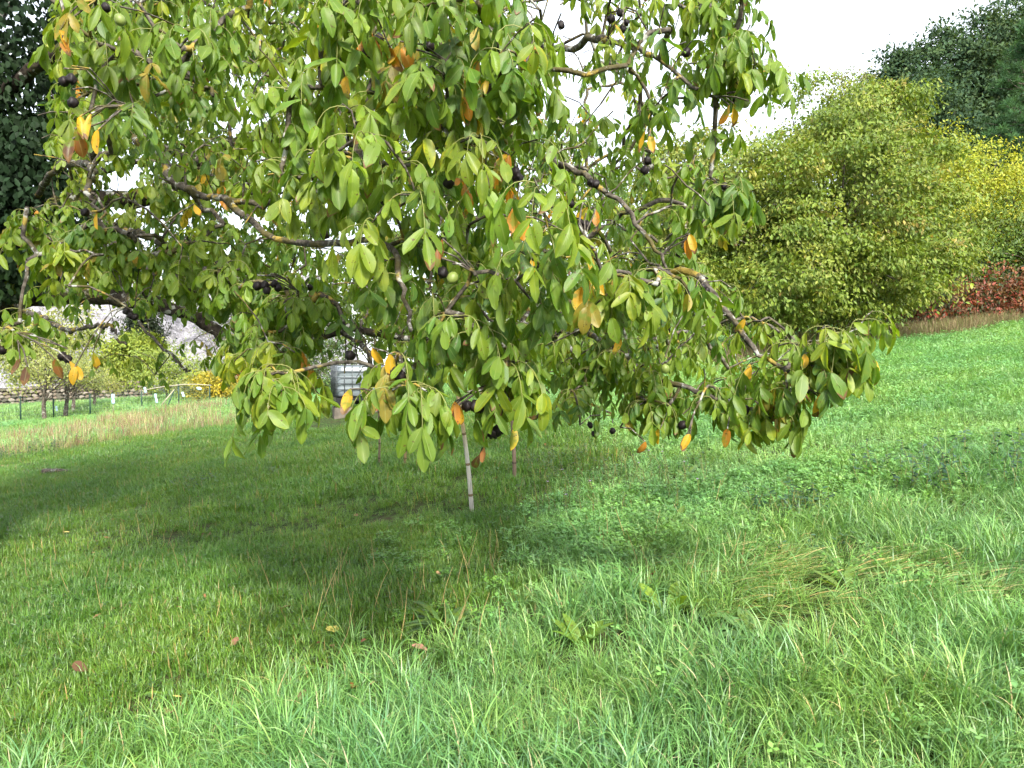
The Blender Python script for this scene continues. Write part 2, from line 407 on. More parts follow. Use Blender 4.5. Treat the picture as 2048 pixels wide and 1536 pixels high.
    # ---- shoots: where bunches of compound leaves hang
    crown = [(60, -60), (1480, -60), (1500, 40), (1470, 70), (1500, 110), (1525, 190), (1480, 215), (1390, 200), (1330, 250), (1300, 330), (1440, 370), (1490, 400), (1480, 440), (1390, 500), (1470, 590), (1545, 660), (1600, 720), (1690, 700), (1690, 730), (1610, 790), (1560, 830), (1440, 830), (1340, 820), (1220, 780), (1130, 800), (1040, 790), (960, 800), (830, 810), (740, 790), (650, 740), (560, 770), (500, 730), (420, 660), (300, 640), (200, 590), (90, 610), (40, 500), (70, 200)]
    near = [(560, 270), (640, 150), (640, 20), (900, -40), (1060, 40), (1080, 140), (1040, 260), (1100, 330), (1060, 480), (1180, 500), (1240, 560), (1220, 640), (1090, 640), (1010, 760), (900, 780), (760, 770), (700, 700), (760, 600), (680, 480), (560, 400)]
    ul = [(120, 60), (320, -40), (450, 40), (420, 210), (300, 260), (150, 270), (90, 180)]
    sites, kind, big = [], [], []
    def add(px, py, d, k, s=1.0):
        if k == 0 and d < 7 and 868 < px < 990 and py > 735: return
        if k == 0 and px < 115 and py < 430: return
        if k == 0 and ((d < 4 and 640 < px < 790 and 650 < py < 812) or (628 < px < 738 and 650 < py < 850) or (880 < px < 1120 and py > 770 and d > 3) or (px < 400 and py > 640 and d > 3 and not px < 140)): return
        sites.append(P(px, py, d) + (np.array([0, 0, .09]) if k in (0, 3) else 0)); kind.append(k); big.append(s)
    gap = lambda x, y, k: vnoise(x / 62., y / 52., k)
    for x, y in scatter(near, 98, 44): add(x, y, rng.uniform(2.4, 3.2), 0)
    for x, y in scatter(ul, 30, 46): add(x, y, rng.uniform(2.9, 3.6), 0)
    for x, y in scatter(crown, 340, 36):
        d = rng.uniform(3.3, 4.6)
        if gap(x, y, 31) > .34 and rng.random() < .8: continue
        if x < 560 and y > 270:
            d = rng.uniform(3.7, 5.0)
            if rng.random() < .25: continue
        if 560 < x < 700 and 420 < y < 640 and rng.random() < .6: continue
        if x > 1050 and y < 260: d = rng.uniform(3.3, 4.0)
        if rng.random() < .35 and y < 260 and 950 < x < 1350: continue
        add(x, y, d, 0)
    for x, y in scatter(crown, 720, 18):
        if gap(x, y, 32) > .5 and rng.random() < .8: continue
        if y < 300 and x > 950 and rng.random() < .6: continue
        if y > 600 and x < 640 and rng.random() < .45: continue
        add(x, y, rng.uniform(4.6, 6.6), 0)
    farp = [(0, -60), (1000, -60), (1050, 200), (1250, 350), (1250, 620), (1150, 780), (1000, 790), (700, 640), (560, 620), (380, 610), (120, 640), (0, 600)]
    for x, y in scatter(farp, 1250, 11) if True else []:
        if gap(x, y, 33) > .62 and rng.random() < .7: continue
        add(x, y, rng.uniform(6.4, 11.0), 0)
    # edge shoots that make the outline
    for x, y, d in [(525, 815, 2.75), (560, 830, 2.7), (765, 790, 2.5), (785, 835, 2.45), (815, 825, 2.5), (850, 835, 2.45), (985, 765, 2.7), (1025, 775, 2.75), (950, 735, 2.7), (1010, 830, 2.7),
                    (1110, 830, 3.6), (1140, 815, 3.7), (1290, 840, 3.5), (1340, 850, 3.45), (1400, 840, 3.4), (1460, 850, 3.35), (1520, 850, 3.3), (1560, 850, 3.3), (1590, 815, 3.25), (1640, 770, 3.25), (1620, 750, 3.25), (1660, 725, 3.25), (1690, 715, 3.2), (1715, 700, 3.2),
                    (1500, 90, 3.4), (1460, 130, 3.4), (1510, 170, 3.4), (1440, 180, 3.4), (1400, 60, 3.5), (1450, 10, 3.5), (1480, 380, 3.4), (1450, 420, 3.4), (1480, 450, 3.45), (1420, 390, 3.5), (1320, 600, 3.1), (1380, 640, 3.2), (1260, 620, 3.0),
                    (60, 470, 4.0), (30, 520, 4.0), (100, 540, 3.9), (150, 500, 3.9), (210, 520, 4.0), (280, 540, 4.0), (360, 560, 4.0), (440, 520, 4.1), (440, 600, 3.9), (30, 700, 3.6), (130, 560, 3.8), (480, 660, 3.8), (520, 690, 3.7), (560, 700, 3.6), (595, 690, 3.6), (560, 740, 3.4), (520, 735, 3.5), (440, 640, 4.2), (600, 640, 3.6), (570, 640, 3.6), (470, 710, 4.0), (540, 640, 3.7), (390, 615, 4.5), (590, 745, 3.3), (500, 600, 3.8), (350, 590, 4.5), (1120, 760, 4.2), (1160, 780, 4.3), (1200, 790, 4.2), (1240, 800, 4.0), (1100, 710, 4.4), (1180, 730, 4.2), (1230, 740, 3.8), (1280, 770, 3.7), (1270, 820, 3.6), (1210, 700, 4.0)]:
        add(x, y, d, 0)
        for _ in range(2): add(x + rng.normal() * 26, y - 14 + rng.normal() * 22, d + rng.uniform(-.12, .3), 0)
    for x, y in [(300, 690), (340, 730), (230, 680), (180, 690), (270, 730), (200, 740), (380, 710), (420, 740), (310, 770), (120, 690), (150, 640), (90, 660), (450, 700), (40, 640)]: add(x, y, rng.uniform(5.6, 7.2), 3)
    # crown outside the picture (it shades the lawn)
    for _ in range(500):
        a = rng.uniform(0, 6.28); rr = math.sqrt(rng.random())
        p = np.array([-4.6 + 6.0 * rr * math.cos(a), 9.0 + 6.0 * rr * math.sin(a), 0]); p[2] = rng.uniform(3.2, 4.3) + (1 - rr * rr) * rng.uniform(.3, 4.2)
        qx, qy, _z = project(p)
        if -40 < qx < 2090 and qy > -60 or (p[1] < 4.8): continue
        sites.append(p); kind.append(4); big.append(1.0)
    for _ in range(190):      # the part of the crown that hangs over the lawn beside the photographer
        p = np.array([rng.uniform(-7.5, -1.5), rng.uniform(.3, 5.2), rng.uniform(3.3, 4.9)])
        qx, qy, _z = project(p)
        if qy > -70 and qx > -60 or p[0] > -1.2 - .25 * p[1]: continue
        sites.append(p); kind.append(4); big.append(1.0)
    # nuts: (x, y, metres, black or green)
    nuts = [(735, 105, 2.8, 0), (757, 78, 2.9, 0), (748, 92, 2.85, 0), (1240, 25, 3.5, 0), (1222, 38, 3.5, 0), (1252, 45, 3.5, 0), (1245, 58, 3.5, 0), (765, 378, 2.7, 0), (768, 400, 2.7, 0), (898, 366, 2.7, 0), (1162, 448, 2.9, 0), (1150, 462, 2.9, 0), (1172, 452, 2.9, 0), (1154, 475, 2.9, 0),
            (934, 812, 2.65, 0), (950, 812, 2.65, 0), (960, 815, 2.66, 0), (994, 862, 2.7, 0), (1004, 858, 2.7, 0), (985, 868, 2.7, 0), (515, 572, 3.4, 0), (530, 570, 3.4, 0), (549, 568, 3.4, 0), (556, 576, 3.4, 0), (534, 580, 3.4, 0), (552, 806, 2.7, 0), (564, 808, 2.7, 0), (125, 713, 3.6, 0), (135, 718, 3.6, 0),
            (128, 163, 2.8, 0), (143, 158, 2.8, 0), (145, 205, 2.8, 0), (212, 15, 2.8, 0), (253, 622, 4.0, 0), (262, 631, 4.0, 0), (270, 634, 4.0, 0), (1192, 368, 3.3, 0), (1182, 366, 3.3, 0), (1128, 410, 3.2, 0), (1140, 408, 3.2, 0), (1035, 355, 2.8, 0), (1030, 345, 2.8, 0), (848, 270, 2.9, 0), (858, 92, 2.8, 0), (1080, 92, 2.9, 0), (1122, 50, 3.2, 0),
            (1372, 105, 3.4, 0), (1480, 195, 3.4, 0), (1472, 205, 3.4, 0), (1295, 322, 3.4, 0), (1375, 575, 3.3, 0), (1405, 575, 3.3, 0), (1412, 582, 3.3, 0), (1448, 372, 3.4, 0), (1290, 340, 3.4, 0), (1610, 783, 3.25, 0), (1600, 768, 3.25, 0), (1582, 745, 3.25, 0), (1490, 820, 3.3, 0), (1365, 850, 3.4, 0), (885, 545, 2.6, 0), (790, 745, 2.5, 0), (800, 752, 2.5, 0), (620, 575, 4.6, 0), (700, 712, 3.0, 0), (1180, 850, 4.5, 0), (1188, 868, 4.5, 0), (1225, 862, 4.4, 0), (870, 262, 2.9, 0), (5, 700, 3.6, 0), (170, 425, 3.3, 0), (650, 470, 3.1, 0),
            (240, 40, 2.7, 1), (650, 28, 2.8, 1), (660, 375, 2.7, 1), (664, 357, 2.7, 1), (905, 556, 2.6, 1), (1490, 206, 3.35, 1), (985, 75, 2.75, 1), (1115, 480, 2.9, 1), (830, 68, 2.8, 1), (1330, 738, 3.1, 1), (1420, 672, 3.3, 1), (665, 62, 2.9, 1)]
    for x, y, d, g in nuts: add(x, y - 26 * 2.8 / d, d, 1)
    # single leaves in autumn colour: (x, y of the stalk end, metres, length, colour)
    YE, OR, BR, RD = (.52, .31, .022), (.40, .17, .018), (.11, .050, .028), (.28, .11, .04)
    single = [(182, 240, 2.8, .115, YE), (160, 245, 2.8, .10, YE), (196, 272, 2.8, .10, YE), (120, 72, 2.8, .08, YE), (122, 92, 2.8, .07, OR), (140, 735, 3.5, .11, YE), (150, 745, 3.5, .10, YE), (185, 715, 3.5, .10, YE), (388, 420, 3.4, .085, YE), (195, 436, 3.3, .085, YE),
              (800, 95, 2.65, .12, YE), (780, 108, 2.65, .12, OR), (808, 105, 2.65, .12, OR), (716, 62, 2.8, .12, OR), (712, 80, 2.8, .12, OR), (745, 80, 2.8, .12, RD), (1012, 318, 2.8, .09, YE), (1018, 322, 2.8, .09, OR), (1005, 330, 2.8, .08, OR), (1380, 480, 3.2, .1, YE), (1372, 492, 3.2, .1, OR), (1468, 220, 3.3, .11, YE), (1458, 222, 3.3, .1, OR),
              (745, 708, 2.7, .09, YE), (1175, 425, 2.9, .08, YE), (1190, 430, 2.9, .08, OR), (1290, 275, 3.3, .1, YE), (1300, 285, 3.3, .1, YE), (1062, 525, 2.75, .08, YE), (885, 490, 2.6, .085, RD), (875, 510, 2.6, .07, RD), (910, 815, 2.65, .1, OR), (918, 822, 2.65, .08, YE), (905, 825, 2.65, .1, BR), (968, 903, 2.7, .07, RD), (960, 922, 2.7, .08, BR),
              (1650, 815, 3.2, .11, BR), (1640, 800, 3.2, .1, YE), (1590, 890, 3.25, .1, BR), (1545, 815, 3.25, .12, BR), (1605, 790, 3.2, .1, BR), (1700, 735, 3.2, .1, BR), (1375, 880, 3.3, .09, BR), (1380, 880, 3.3, .09, YE), (1455, 870, 3.3, .1, OR), (1290, 895, 3.4, .08, OR), (1320, 870, 3.4, .09, YE), (1500, 740, 3.3, .1, YE), (1490, 650, 3.3, .08, YE), (1610, 720, 3.2, .09, YE),
              (700, 790, 2.5, .1, YE), (780, 720, 2.5, .09, YE), (845, 285, 2.8, .09, YE), (690, 165, 2.7, .1, YE), (635, 100, 2.8, .09, YE), (1230, 60, 3.4, .1, YE), (960, 60, 2.7, .13, (.33, .26, .03)), (890, 60, 2.7, .13, (.30, .26, .03)), (560, 400, 3.0, .15, (.34, .25, .03)), (575, 360, 3.0, .14, (.28, .24, .03)), (150, 270, 2.8, .12, RD), (145, 290, 2.8, .11, BR), (410, 360, 4.0, .06, YE), (110, 730, 3.6, .12, RD), (40, 730, 3.5, .1, BR), (55, 745, 3.5, .1, BR), (1180, 520, 2.8, .09, YE), (640, 60, 2.8, .08, OR), (1240, 690, 3.2, .09, YE), (1560, 780, 3.3, .08, OR), (995, 790, 2.7, .08, YE), (1030, 870, 2.7, .09, (.45, .33, .02))]
    for x, y, d, L, c in single: add(x, y - 12, d + .01, 2)
    # dead, bare twigs
    for x, y in scatter(crown, 400, 24): add(x, y, rng.uniform(3.0, 7.0), 5)
    for x, y in [(1080, 20), (1020, 60), (1120, 10), (1380, 20), (1320, 200), (1260, 140), (1340, 60), (960, 30), (1330, 330), (1400, 420), (1200, 830), (1240, 855), (1290, 800), (1160, 850), (640, 790), (600, 740), (1560, 690), (1595, 690)]: add(x, y, rng.uniform(3.1, 4.0), 5)
    S = np.array(sites); K = np.array(kind)
    # ---- twigs: join every site to the nearest wood, growing outwards
    N = len(S); best = np.full(N, 1e9); arg = np.zeros(N, int)
    for i in range(N):
        dd = np.linalg.norm(nodes - S[i], axis=1); arg[i] = dd.argmin(); best[i] = dd[arg[i]]
    nod = [p for p in nodes]; par = [-1] * len(nod); doneS = np.zeros(N, bool); chains = []; tipnode = np.zeros(N, int)
    for _ in range(N):
        i = int(np.argmin(np.where(doneS, 1e9, best))); doneS[i] = True
        a = nod[arg[i]]; b = S[i]; ln = np.linalg.norm(b - a); m = max(2, min(9, int(ln / .10) + 1))
        t = np.linspace(0, 1, m + 1)[:, None]
        arc = np.array([0, 0, 1.0]) * (ln * rng.uniform(.02, .20)) * np.sin(np.pi * t)
        pts = a + (b - a) * t + arc + rng.normal(size=(m + 1, 3)) * (.028 * min(ln, 1)) * np.sin(np.pi * t)
        ids = [arg[i]]
        for q in pts[1:]:
            nod.append(q); par.append(ids[-1]); ids.append(len(nod) - 1)
        chains.append(ids); tipnode[i] = ids[-1]
        new = pts[1:]; base = len(nod) - len(new)
        if K[i] not in (1, 2):
            for j in range(len(new)):
                dd = np.linalg.norm(S - new[j], axis=1); up = (dd < best) & ~doneS
                best[up] = dd[up]; arg[up] = base + j
    nod = np.array(nod); par = np.array(par); cnt = np.zeros(len(nod)); cnt[tipnode] = 1
    for i in range(len(nod) - 1, -1, -1):
        if par[i] >= 0: cnt[par[i]] += cnt[i]
    tw = Buf()
    for i, ids in enumerate(chains):
        p = nod[ids]; r = .0034 * np.maximum(cnt[ids], 1) ** .42; r[0] = r[1]; r = np.minimum(r, .014)
        V, Q, T = tube(p, r, 6 if r[0] > .008 else 4, cap=False, bump=.09); tw.add(rel(V), Q)
    tag(tw.build('twigs', MAT['twig'], root), kind='stuff')
    # ---- compound leaves
    O, D, Nn, L, W, B, F, WV, C, A = ([] for _ in range(10))
    stalks = Buf(); up = np.array([0, 0, 1.0])
    def leafcol(r, z=0):
        base = np.array([[.070, .150, .014], [.100, .185, .016], [.145, .225, .018], [.052, .125, .028], [.21, .26, .020]])
        c = base[rng.choice(5, p=[.24, .26, .23, .14, .13])] * rng.uniform(.85, 1.2)
        return c
    def put(o, d, n, L_, W_, c, b=None, tip=None):
        L_ *= 1.0; O.append(o); D.append(d); Nn.append(n); L.append(L_); W.append(W_); B.append(rng.uniform(-.25, .75) if b is None else b)
        F.append(rng.uniform(.08, .65)); WV.append(rng.uniform(.02, .14)); C.append(c)
        A.append(tip if tip is not None else (rng.uniform(.85, 1.08) if rng.random() < .09 else 2.0))
    for i in range(N):
        if K[i] not in (0, 3, 4): continue
        tip = S[i]; q = nod[par[tipnode[i]]]; fw = norm(tip - q)
        out = norm(np.array([fw[0], fw[1], 0]) + rng.normal(size=3) * [.35, .35, 0])
        nl = rng.integers(3, 6) + (qz_far := int(tip[1] > 5.5)) if K[i] == 0 else (3 if K[i] == 3 else 4)
        hue = leafcol(0); sz = rng.uniform(.88, 1.14); qx, qy, qz = project(tip)
        small = qx < 640 and qz > 3.45; sz = sz * ((.60 if small else .74) if qz < 3.4 else .60 if qz < 5 else .64) * (1.25 if K[i] == 4 else 1)
        autumn = rng.random() < .004
        for j in range(nl):
            az = (j + rng.uniform(-.3, .3)) * 2 * np.pi / nl + rng.uniform(0, .5)
            ca, sa = math.cos(az), math.sin(az)
            o = np.array([out[0] * ca - out[1] * sa, out[0] * sa + out[1] * ca, 0]) + out * .45; o = norm(o)
            st = tip - fw * rng.uniform(0, .07)
            R = rng.uniform(.17, .30) * sz; droop = rng.uniform(.45, 1.0)
            s = np.linspace(0, 1, 6)[:, None]
            pts = st + o * R * s * (1 - .35 * s) + up * R * (.22 * s - droop * s * s)
            V, Q, T = tube(pts, np.linspace(.0022, .0012, 6), 3, cap=False); stalks.add(rel(V), Q)
            tg = norm(pts[-1] - pts[-2]); side = norm(np.cross(tg, up) + 1e-4)
            npair = 2 if rng.random() < .55 else 3
            lc = hue * .6 + leafcol(0) * .4
            if autumn or rng.random() < .006: lc = np.array([YE, OR, (.40, .30, .03)][rng.integers(3)])
            elif rng.random() < .022: lc = np.array([.24, .20, .035])
            for kx in range(npair * 2 + 1):
                if rng.random() < .09: continue
                if kx == npair * 2:
                    f = 1.0; dd = tg * .55 - up * .75; sgn = 0; ll = rng.uniform(.115, .165)
                else:
                    pr = kx // 2; sgn = 1 if kx % 2 else -1; f = [.52, .92][pr] if npair == 2 else [.42, .68, .94][pr]
                    dd = side * sgn * rng.uniform(.45, .85) + tg * .4 - up * rng.uniform(.35, .95)
                    ll = rng.uniform(.085, .125) if pr < npair - 1 else rng.uniform(.11, .155)
                pos = np.array([np.interp(f, np.linspace(0, 1, 6), pts[:, c]) for c in range(3)])
                dd = norm(dd + rng.normal(size=3) * .24)
                n = o * .75 + up * .75 + side * sgn * .35 + rng.normal(size=3) * .42
                put(pos, dd, n, ll * sz, ll * sz * (rng.uniform(.46, .58) if small else rng.uniform(.37, .49)), lc * rng.uniform(.88, 1.14))
    first_single = len(O)
    for x, y, d, L_, c in single:
        p = P(x, y - 12, d + .01); put(p, np.array([rng.normal() * .3, rng.normal() * .3, -1]), np.array([rng.normal() * .5, -1, .3]), L_ * .95, L_ * .42, np.array(c) * rng.uniform(.85, 1.1), b=rng.uniform(-.5, .7), tip=rng.uniform(.75, 1.2))
    st = stalks.build('leaf_stalks', MAT['stalk'], root); tag(st, kind='stuff')
    O, D, Nn, L, W, B, F, WV, C, A = map(np.array, (O, D, Nn, L, W, B, F, WV, C, A))
    C = np.concatenate([C, A[:, None]], 1)
    O = O - off
    px, py, z = project(O + off + D * (L / 2)[:, None])
    show = np.where((px > 10) & (px < 2030) & (py > 10) & (py < 1400), L / z, 0.0); show[first_single:] *= 3
    order = np.argsort(-show); solo = order[:300]; rest = order[300:]
    hi = rest[z[rest] < 5.2]; lo = rest[z[rest] >= 5.2]
    f = lambda idx, spec: leaflets(O[idx], D[idx], Nn[idx], L[idx], W[idx], B[idx], F[idx], WV[idx], spec)
    V1, U1, Q1 = f(hi, ST_HI); V2, U2, Q2 = f(lo, ST_LO)
    a = joined(V1, Q1, U1, C[hi]); b = joined(V2, Q2, U2, C[lo])
    tag(mk('foliage', np.vstack([a[0], b[0]]), np.vstack([a[1], b[1] + len(a[0])]), None, np.vstack([a[2], b[2]]), np.vstack([a[3], b[3]]), MAT['walnut_leaf'], root), kind='stuff')
    V, U, Q = f(solo, ST_HI)
    for k, i in enumerate(solo):
        o = mk('leaf', V[k] - O[i], Q, None, U, np.repeat(C[i:i + 1], len(U), 0), MAT['walnut_leaf'], root); o.location = O[i].tolist()
    print('leaflets', len(O), 'sites', N)
    # nuts
    def nutmesh(nm, wrinkle, mat):
        th = np.linspace(0, np.pi, 9); ph = np.arange(12) * 2 * np.pi / 12
        r = 1 + wrinkle * np.sin(ph * 4)[None] * np.sin(th)[:, None] + wrinkle * .6 * rng.normal(size=(9, 12))
        V = np.stack([r * np.sin(th)[:, None] * np.cos(ph), r * np.sin(th)[:, None] * np.sin(ph), 1.15 * r * np.cos(th)[:, None]], -1).reshape(-1, 3)
        i = np.arange(8)[:, None] * 12; j = np.arange(12)[None]; k = (j + 1) % 12
        Q = np.stack([i + j, i + 12 + j, i + 12 + k, i + k], -1).reshape(-1, 4)
        o = mk(nm, V * .0185, Q, mat=mat, parent=root); return o
    black = [nutmesh('walnut', .15, MAT['nut']) for _ in range(3)]; green = nutmesh('walnut', .015, MAT['green_nut'])
    usedm = set()
    for n_, (x, y, d, g) in enumerate(nuts):
        src = green if g else black[n_ % 3]
        o = src if src.name not in usedm else src.copy()
        if o is not src: COL.objects.link(o)
        usedm.add(src.name); o.location = (P(x, y, d) - off).tolist()
        o.rotation_euler = tuple(rng.uniform(-.6, .6, 3)); s = rng.uniform(.85, 1.1) * (1.12 if g else .95); o.scale = (s, s, s)
        if g: o['label'] = 'green unripe nut'
    # ivy round trunk and first limbs, its colour darkened to imitate the lens shading
    n = 24000; k = rng.integers(0, 30, n); t = rng.random(n)
    zz = rng.uniform(1.9, 5.2, n); rad = (.42 + .78 * sst(1.8, 2.9, zz)) * rng.uniform(.75, 1.08, n); th = rng.uniform(0, 6.28, n)
    c = np.stack([TRUNK_XY[0] + rad * np.cos(th) * 1.12, TRUNK_XY[1] + rad * np.sin(th), zz], 1)
    c2 = P(rng.uniform(-160, 1, 5000) + 140 * rng.random(5000) ** 2, 430 + rng.uniform(-200, 170, 5000), rng.uniform(6.2, 7.2, 5000)); c = np.vstack([c, c2]); n = len(c)
    c = c - off
    d = norm(rng.normal(size=(n, 3)) * .5 + [0, 0, -1]); nn = norm(np.vstack([np.stack([np.cos(th), np.sin(th), .4 + 0 * th], 1), np.tile([0, -1, .3], (5000, 1))]) + rng.normal(size=(n, 3)) * .4)
    V, U, Q = leaflets(c, d, nn, rng.uniform(.05, .085, n), rng.uniform(.04, .065, n), rng.uniform(-.2, .4, n), rng.uniform(0, .3, n), np.zeros(n), ST_LO)
    a = joined(V, Q, U, np.array([.011, .026, .010]) * rng.uniform(.6, 1.4, (n, 1)))
    mk('ivy', a[0], a[1], None, a[2], a[3], MAT['ivy_leaf'], trunk).matrix_parent_inverse.identity()
walnut_tree()

# ------------------------------------------------------------------ trees and bushes behind
def leaf_quads(c, d, n, L, W):
    """rhombic folded leaf: 4 tris"""
    d = norm(d); n = norm(n - d * np.sum(n * d, -1, keepdims=True)); s = np.cross(d, n); L = L[:, None]; W = W[:, None]
    V = np.stack([c, c + d * L * .5 - s * W * .5 + n * W * .12, c + d * L, c + d * L * .5 + s * W * .5 + n * W * .12], 1)
    return V, np.array([[0, 1, 2, 3]])

def bg_tree(name, label, cat, px, py_base, d, blobs, n_clump, per, leaf, cols, mat='tree_leaf', trunk_r=.14, spread=.34, wood=True, flat=.55, shell=.72, group=None, droop=.7, ybase=None, trunk_mat='trunk', asp=.5, limb_n=60):
    """blobs: (photo x, photo y, metres away, rx, ry, rz in metres) ellipsoids of the crown"""
    base = P(px, py_base, d); base[2] = terrain(base[0], base[1]) if ybase is None else ybase
    root = tag(empty(name, base), label, cat, group)
    cs, nrm = [], []
    vol = np.array([b[3] * b[5] for b in blobs]); vol = vol / vol.sum()
    for b, w in zip(blobs, vol):
        m = max(3, int(n_clump * w)); o = P(b[0], b[1], b[2])
        u = norm(rng.normal(size=(m, 3))); r = shell + (1 - shell) * rng.random((m, 1)); r = np.where(rng.random((m, 1)) < .22, rng.random((m, 1)), r)
        ph = rng.uniform(0, 6.28, 3)
        lump = 1 + .16 * (np.sin(u[:, :1] * 5 + ph[0]) + np.sin(u[:, 1:2] * 6 + ph[1]) + np.sin(u[:, 2:] * 7 + ph[2])) * .7 + np.where(rng.random((m, 1)) < .10, rng.uniform(0, .18, (m, 1)), 0)
        cs.append(o + u * r * lump * np.array(b[3:6])); nrm.append(u)
    cs = np.vstack(cs); nrm = np.vstack(nrm)
    keep = cs[:, 2] > terrain(cs[:, 0], cs[:, 1]) + .12; cs, nrm = cs[keep], nrm[keep]
    m = len(cs); k = np.repeat(np.arange(m), per); n = len(k)
    sc_ = spread * rng.uniform(.6, 1.35, m)[k][:, None]
    c = cs[k] + rng.normal(size=(n, 3)) * sc_ * [1, 1, flat]
    c[:, 2] = np.maximum(c[:, 2], terrain(c[:, 0], c[:, 1]) + .06)
    dd = norm(rng.normal(size=(n, 3)) * .6 + nrm[k] * .5 + [0, 0, -droop]); nn = nrm[k] * .6 + rng.normal(size=(n, 3)) * .5 + [0, -.2, .7]
    L = leaf * rng.uniform(.65, 1.3, n)
    V, Q = leaf_quads(c - base, dd, nn, L, L * asp)
    cols = np.array([q[0] for q in cols]), np.array([q[1] for q in cols])
    pr = cols[1] / cols[1].sum()
    cc = cols[0][rng.choice(len(pr), m, p=pr)][k] * .55 + cols[0][rng.choice(len(pr), n, p=pr)] * .45
    cc = cc * rng.uniform(.8, 1.2, (n, 1)) * rng.uniform(.85, 1.15, m)[k][:, None]
    Vj, Qj, _, Cj = joined(V, Q, None, cc)
    mk('crown', Vj, Qj, None, None, Cj, MAT[mat], root, smooth=False)
    if wood:
        top = cs.mean(0); tb = Buf()
        mid = base + (top - base) * .45 + rng.normal(size=3) * .1
        V, Q, T = tube(catmull([base - [0, 0, .2], base + (mid - base) * .5, mid, top], 14) - base, np.linspace(trunk_r * 1.2, trunk_r * .35, 14), 9, bump=.05); tb.add(V, Q, T)
        for i in rng.choice(m, min(m, limb_n), replace=False):
            s = base + (top - base) * rng.uniform(.25, .95)
            e = cs[i]; h = (s + e) / 2 + [0, 0, np.linalg.norm(e - s) * rng.uniform(-.02, .12)]
            V, Q, T = tube(catmull([s, h + rng.normal(size=3) * .12, e], 8) - base, np.linspace(trunk_r * rng.uniform(.2, .45), .012, 8), 5, cap=False); tb.add(V, Q)
        tb.build('trunk', MAT[trunk_mat], root)
    return root

G_W = [((.125, .195, .030), 5), ((.17, .235, .035), 4), ((.22, .25, .05), 2.0), ((.08, .14, .025), 3), ((.23, .20, .05), .5), ((.26, .17, .06), .2)]
def boughs(blobs, n, rh, rv, sink=.92):
    w = np.array([b[3] * b[5] for b in blobs]); w = w / w.sum(); out = []
    for b, f in zip(blobs, w):
        for _ in range(max(3, int(n * f))):
            u = norm(rng.normal(size=3)); u[1] = -abs(u[1]) if rng.random() < .75 else u[1]; q = rng.uniform(.8, 1.06) * sink if rng.random() < .85 else rng.uniform(.2, .7)
            d = b[2] + u[1] * b[4] * q; k = d / FPX; r = rng.uniform(.65, 1.25)
            out.append((b[0] + u[0] * b[3] * q / k, b[1] - u[2] * b[5] * q / k, d, rh * r, rh * r, rv * r * rng.uniform(.7, 1.3)))
    return out
bg_tree('walnut_tree', 'broad round walnut tree with yellowing leaves at the edge of the sunny meadow', 'tree', 1640, 690, 20.5,
        (lambda bl: [(b[0], b[1], b[2] + .2, b[3] * .86, b[4] * .86, b[5] * .84) for b in bl] + boughs(bl, 85, .75, .36, 1.0))([(1690, 290, 21.5, 3.0, 3.0, 1.75), (1640, 430, 20.5, 4.0, 3.2, 1.9), (1560, 540, 19.5, 2.6, 2.2, 1.35), (1760, 540, 20.5, 2.7, 2.4, 1.6), (1480, 430, 20.5, 2.4, 2.4, 1.9), (1720, 225, 22, 2.0, 2.0, .9), (1850, 480, 21.5, 1.3, 1.6, 1.9), (1600, 600, 18.8, 2.2, 1.4, .75)]),
        2300, 50, .125, G_W, trunk_r=.17, spread=.24, limb_n=60, shell=.5, flat=.42, droop=.8)
bg_tree('walnut_tree', 'thin-leaved walnut tree half hidden behind the drooping branches of the front tree', 'tree', 1330, 720, 24,
        [(1340, 420, 24.5, 2.6, 2.4, 2.6), (1270, 560, 24, 2.4, 2.2, 1.7), (1420, 330, 25, 2.0, 2.0, 1.3)], 560, 34, .17,
        [((.14, .20, .035), 4), ((.19, .23, .05), 3), ((.08, .14, .025), 3), ((.26, .22, .06), .6)], trunk_r=.14, limb_n=90, spread=.30, shell=.6, flat=.32)
bg_tree('yellow_tree', 'bright yellow-green tree rising behind the round walnut tree', 'tree', 1960, 640, 29,
        [(1950, 390, 29, 2.2, 2.2, 2.0), (1900, 330, 29.5, 1.4, 1.8, 1.4), (2035, 420, 29, 2.2, 2.0, 2.0), (1960, 480, 28, 2.6, 2.0, 1.6)], 420, 62, .13,
        [((.31, .34, .035), 5), ((.24, .30, .03), 3), ((.40, .38, .05), 2), ((.15, .22, .025), 2)], trunk_r=.14, limb_n=50)
bg_tree('green_tree', 'low dense green tree at the meadow edge above the red creeper', 'tree', 2060, 640, 26,
        [(2060, 470, 26, 2.1, 2.0, 1.5), (1990, 530, 25.5, 1.7, 1.4, .8), (2120, 520, 26, 1.8, 1.6, 1.6)], 260, 60, .13,
        [((.07, .13, .02), 5), ((.12, .17, .02), 3), ((.04, .08, .02), 2)], trunk_r=.12)
bg_tree('thin_tree', 'thin sparse tree standing against the white sky over the round walnut', 'tree', 1705, 420, 46,
        [(1705, 190, 46, 1.5, 1.5, 1.9), (1690, 260, 46, 2.0, 1.8, 1.3)], 70, 46, .2, [((.14, .17, .06), 3), ((.20, .19, .06), 2)], 'tree_leaf', .11, .4)
D_O = [((.040, .080, .042), 5), ((.055, .098, .045), 3), ((.028, .060, .036), 3), ((.075, .11, .045), 1)]
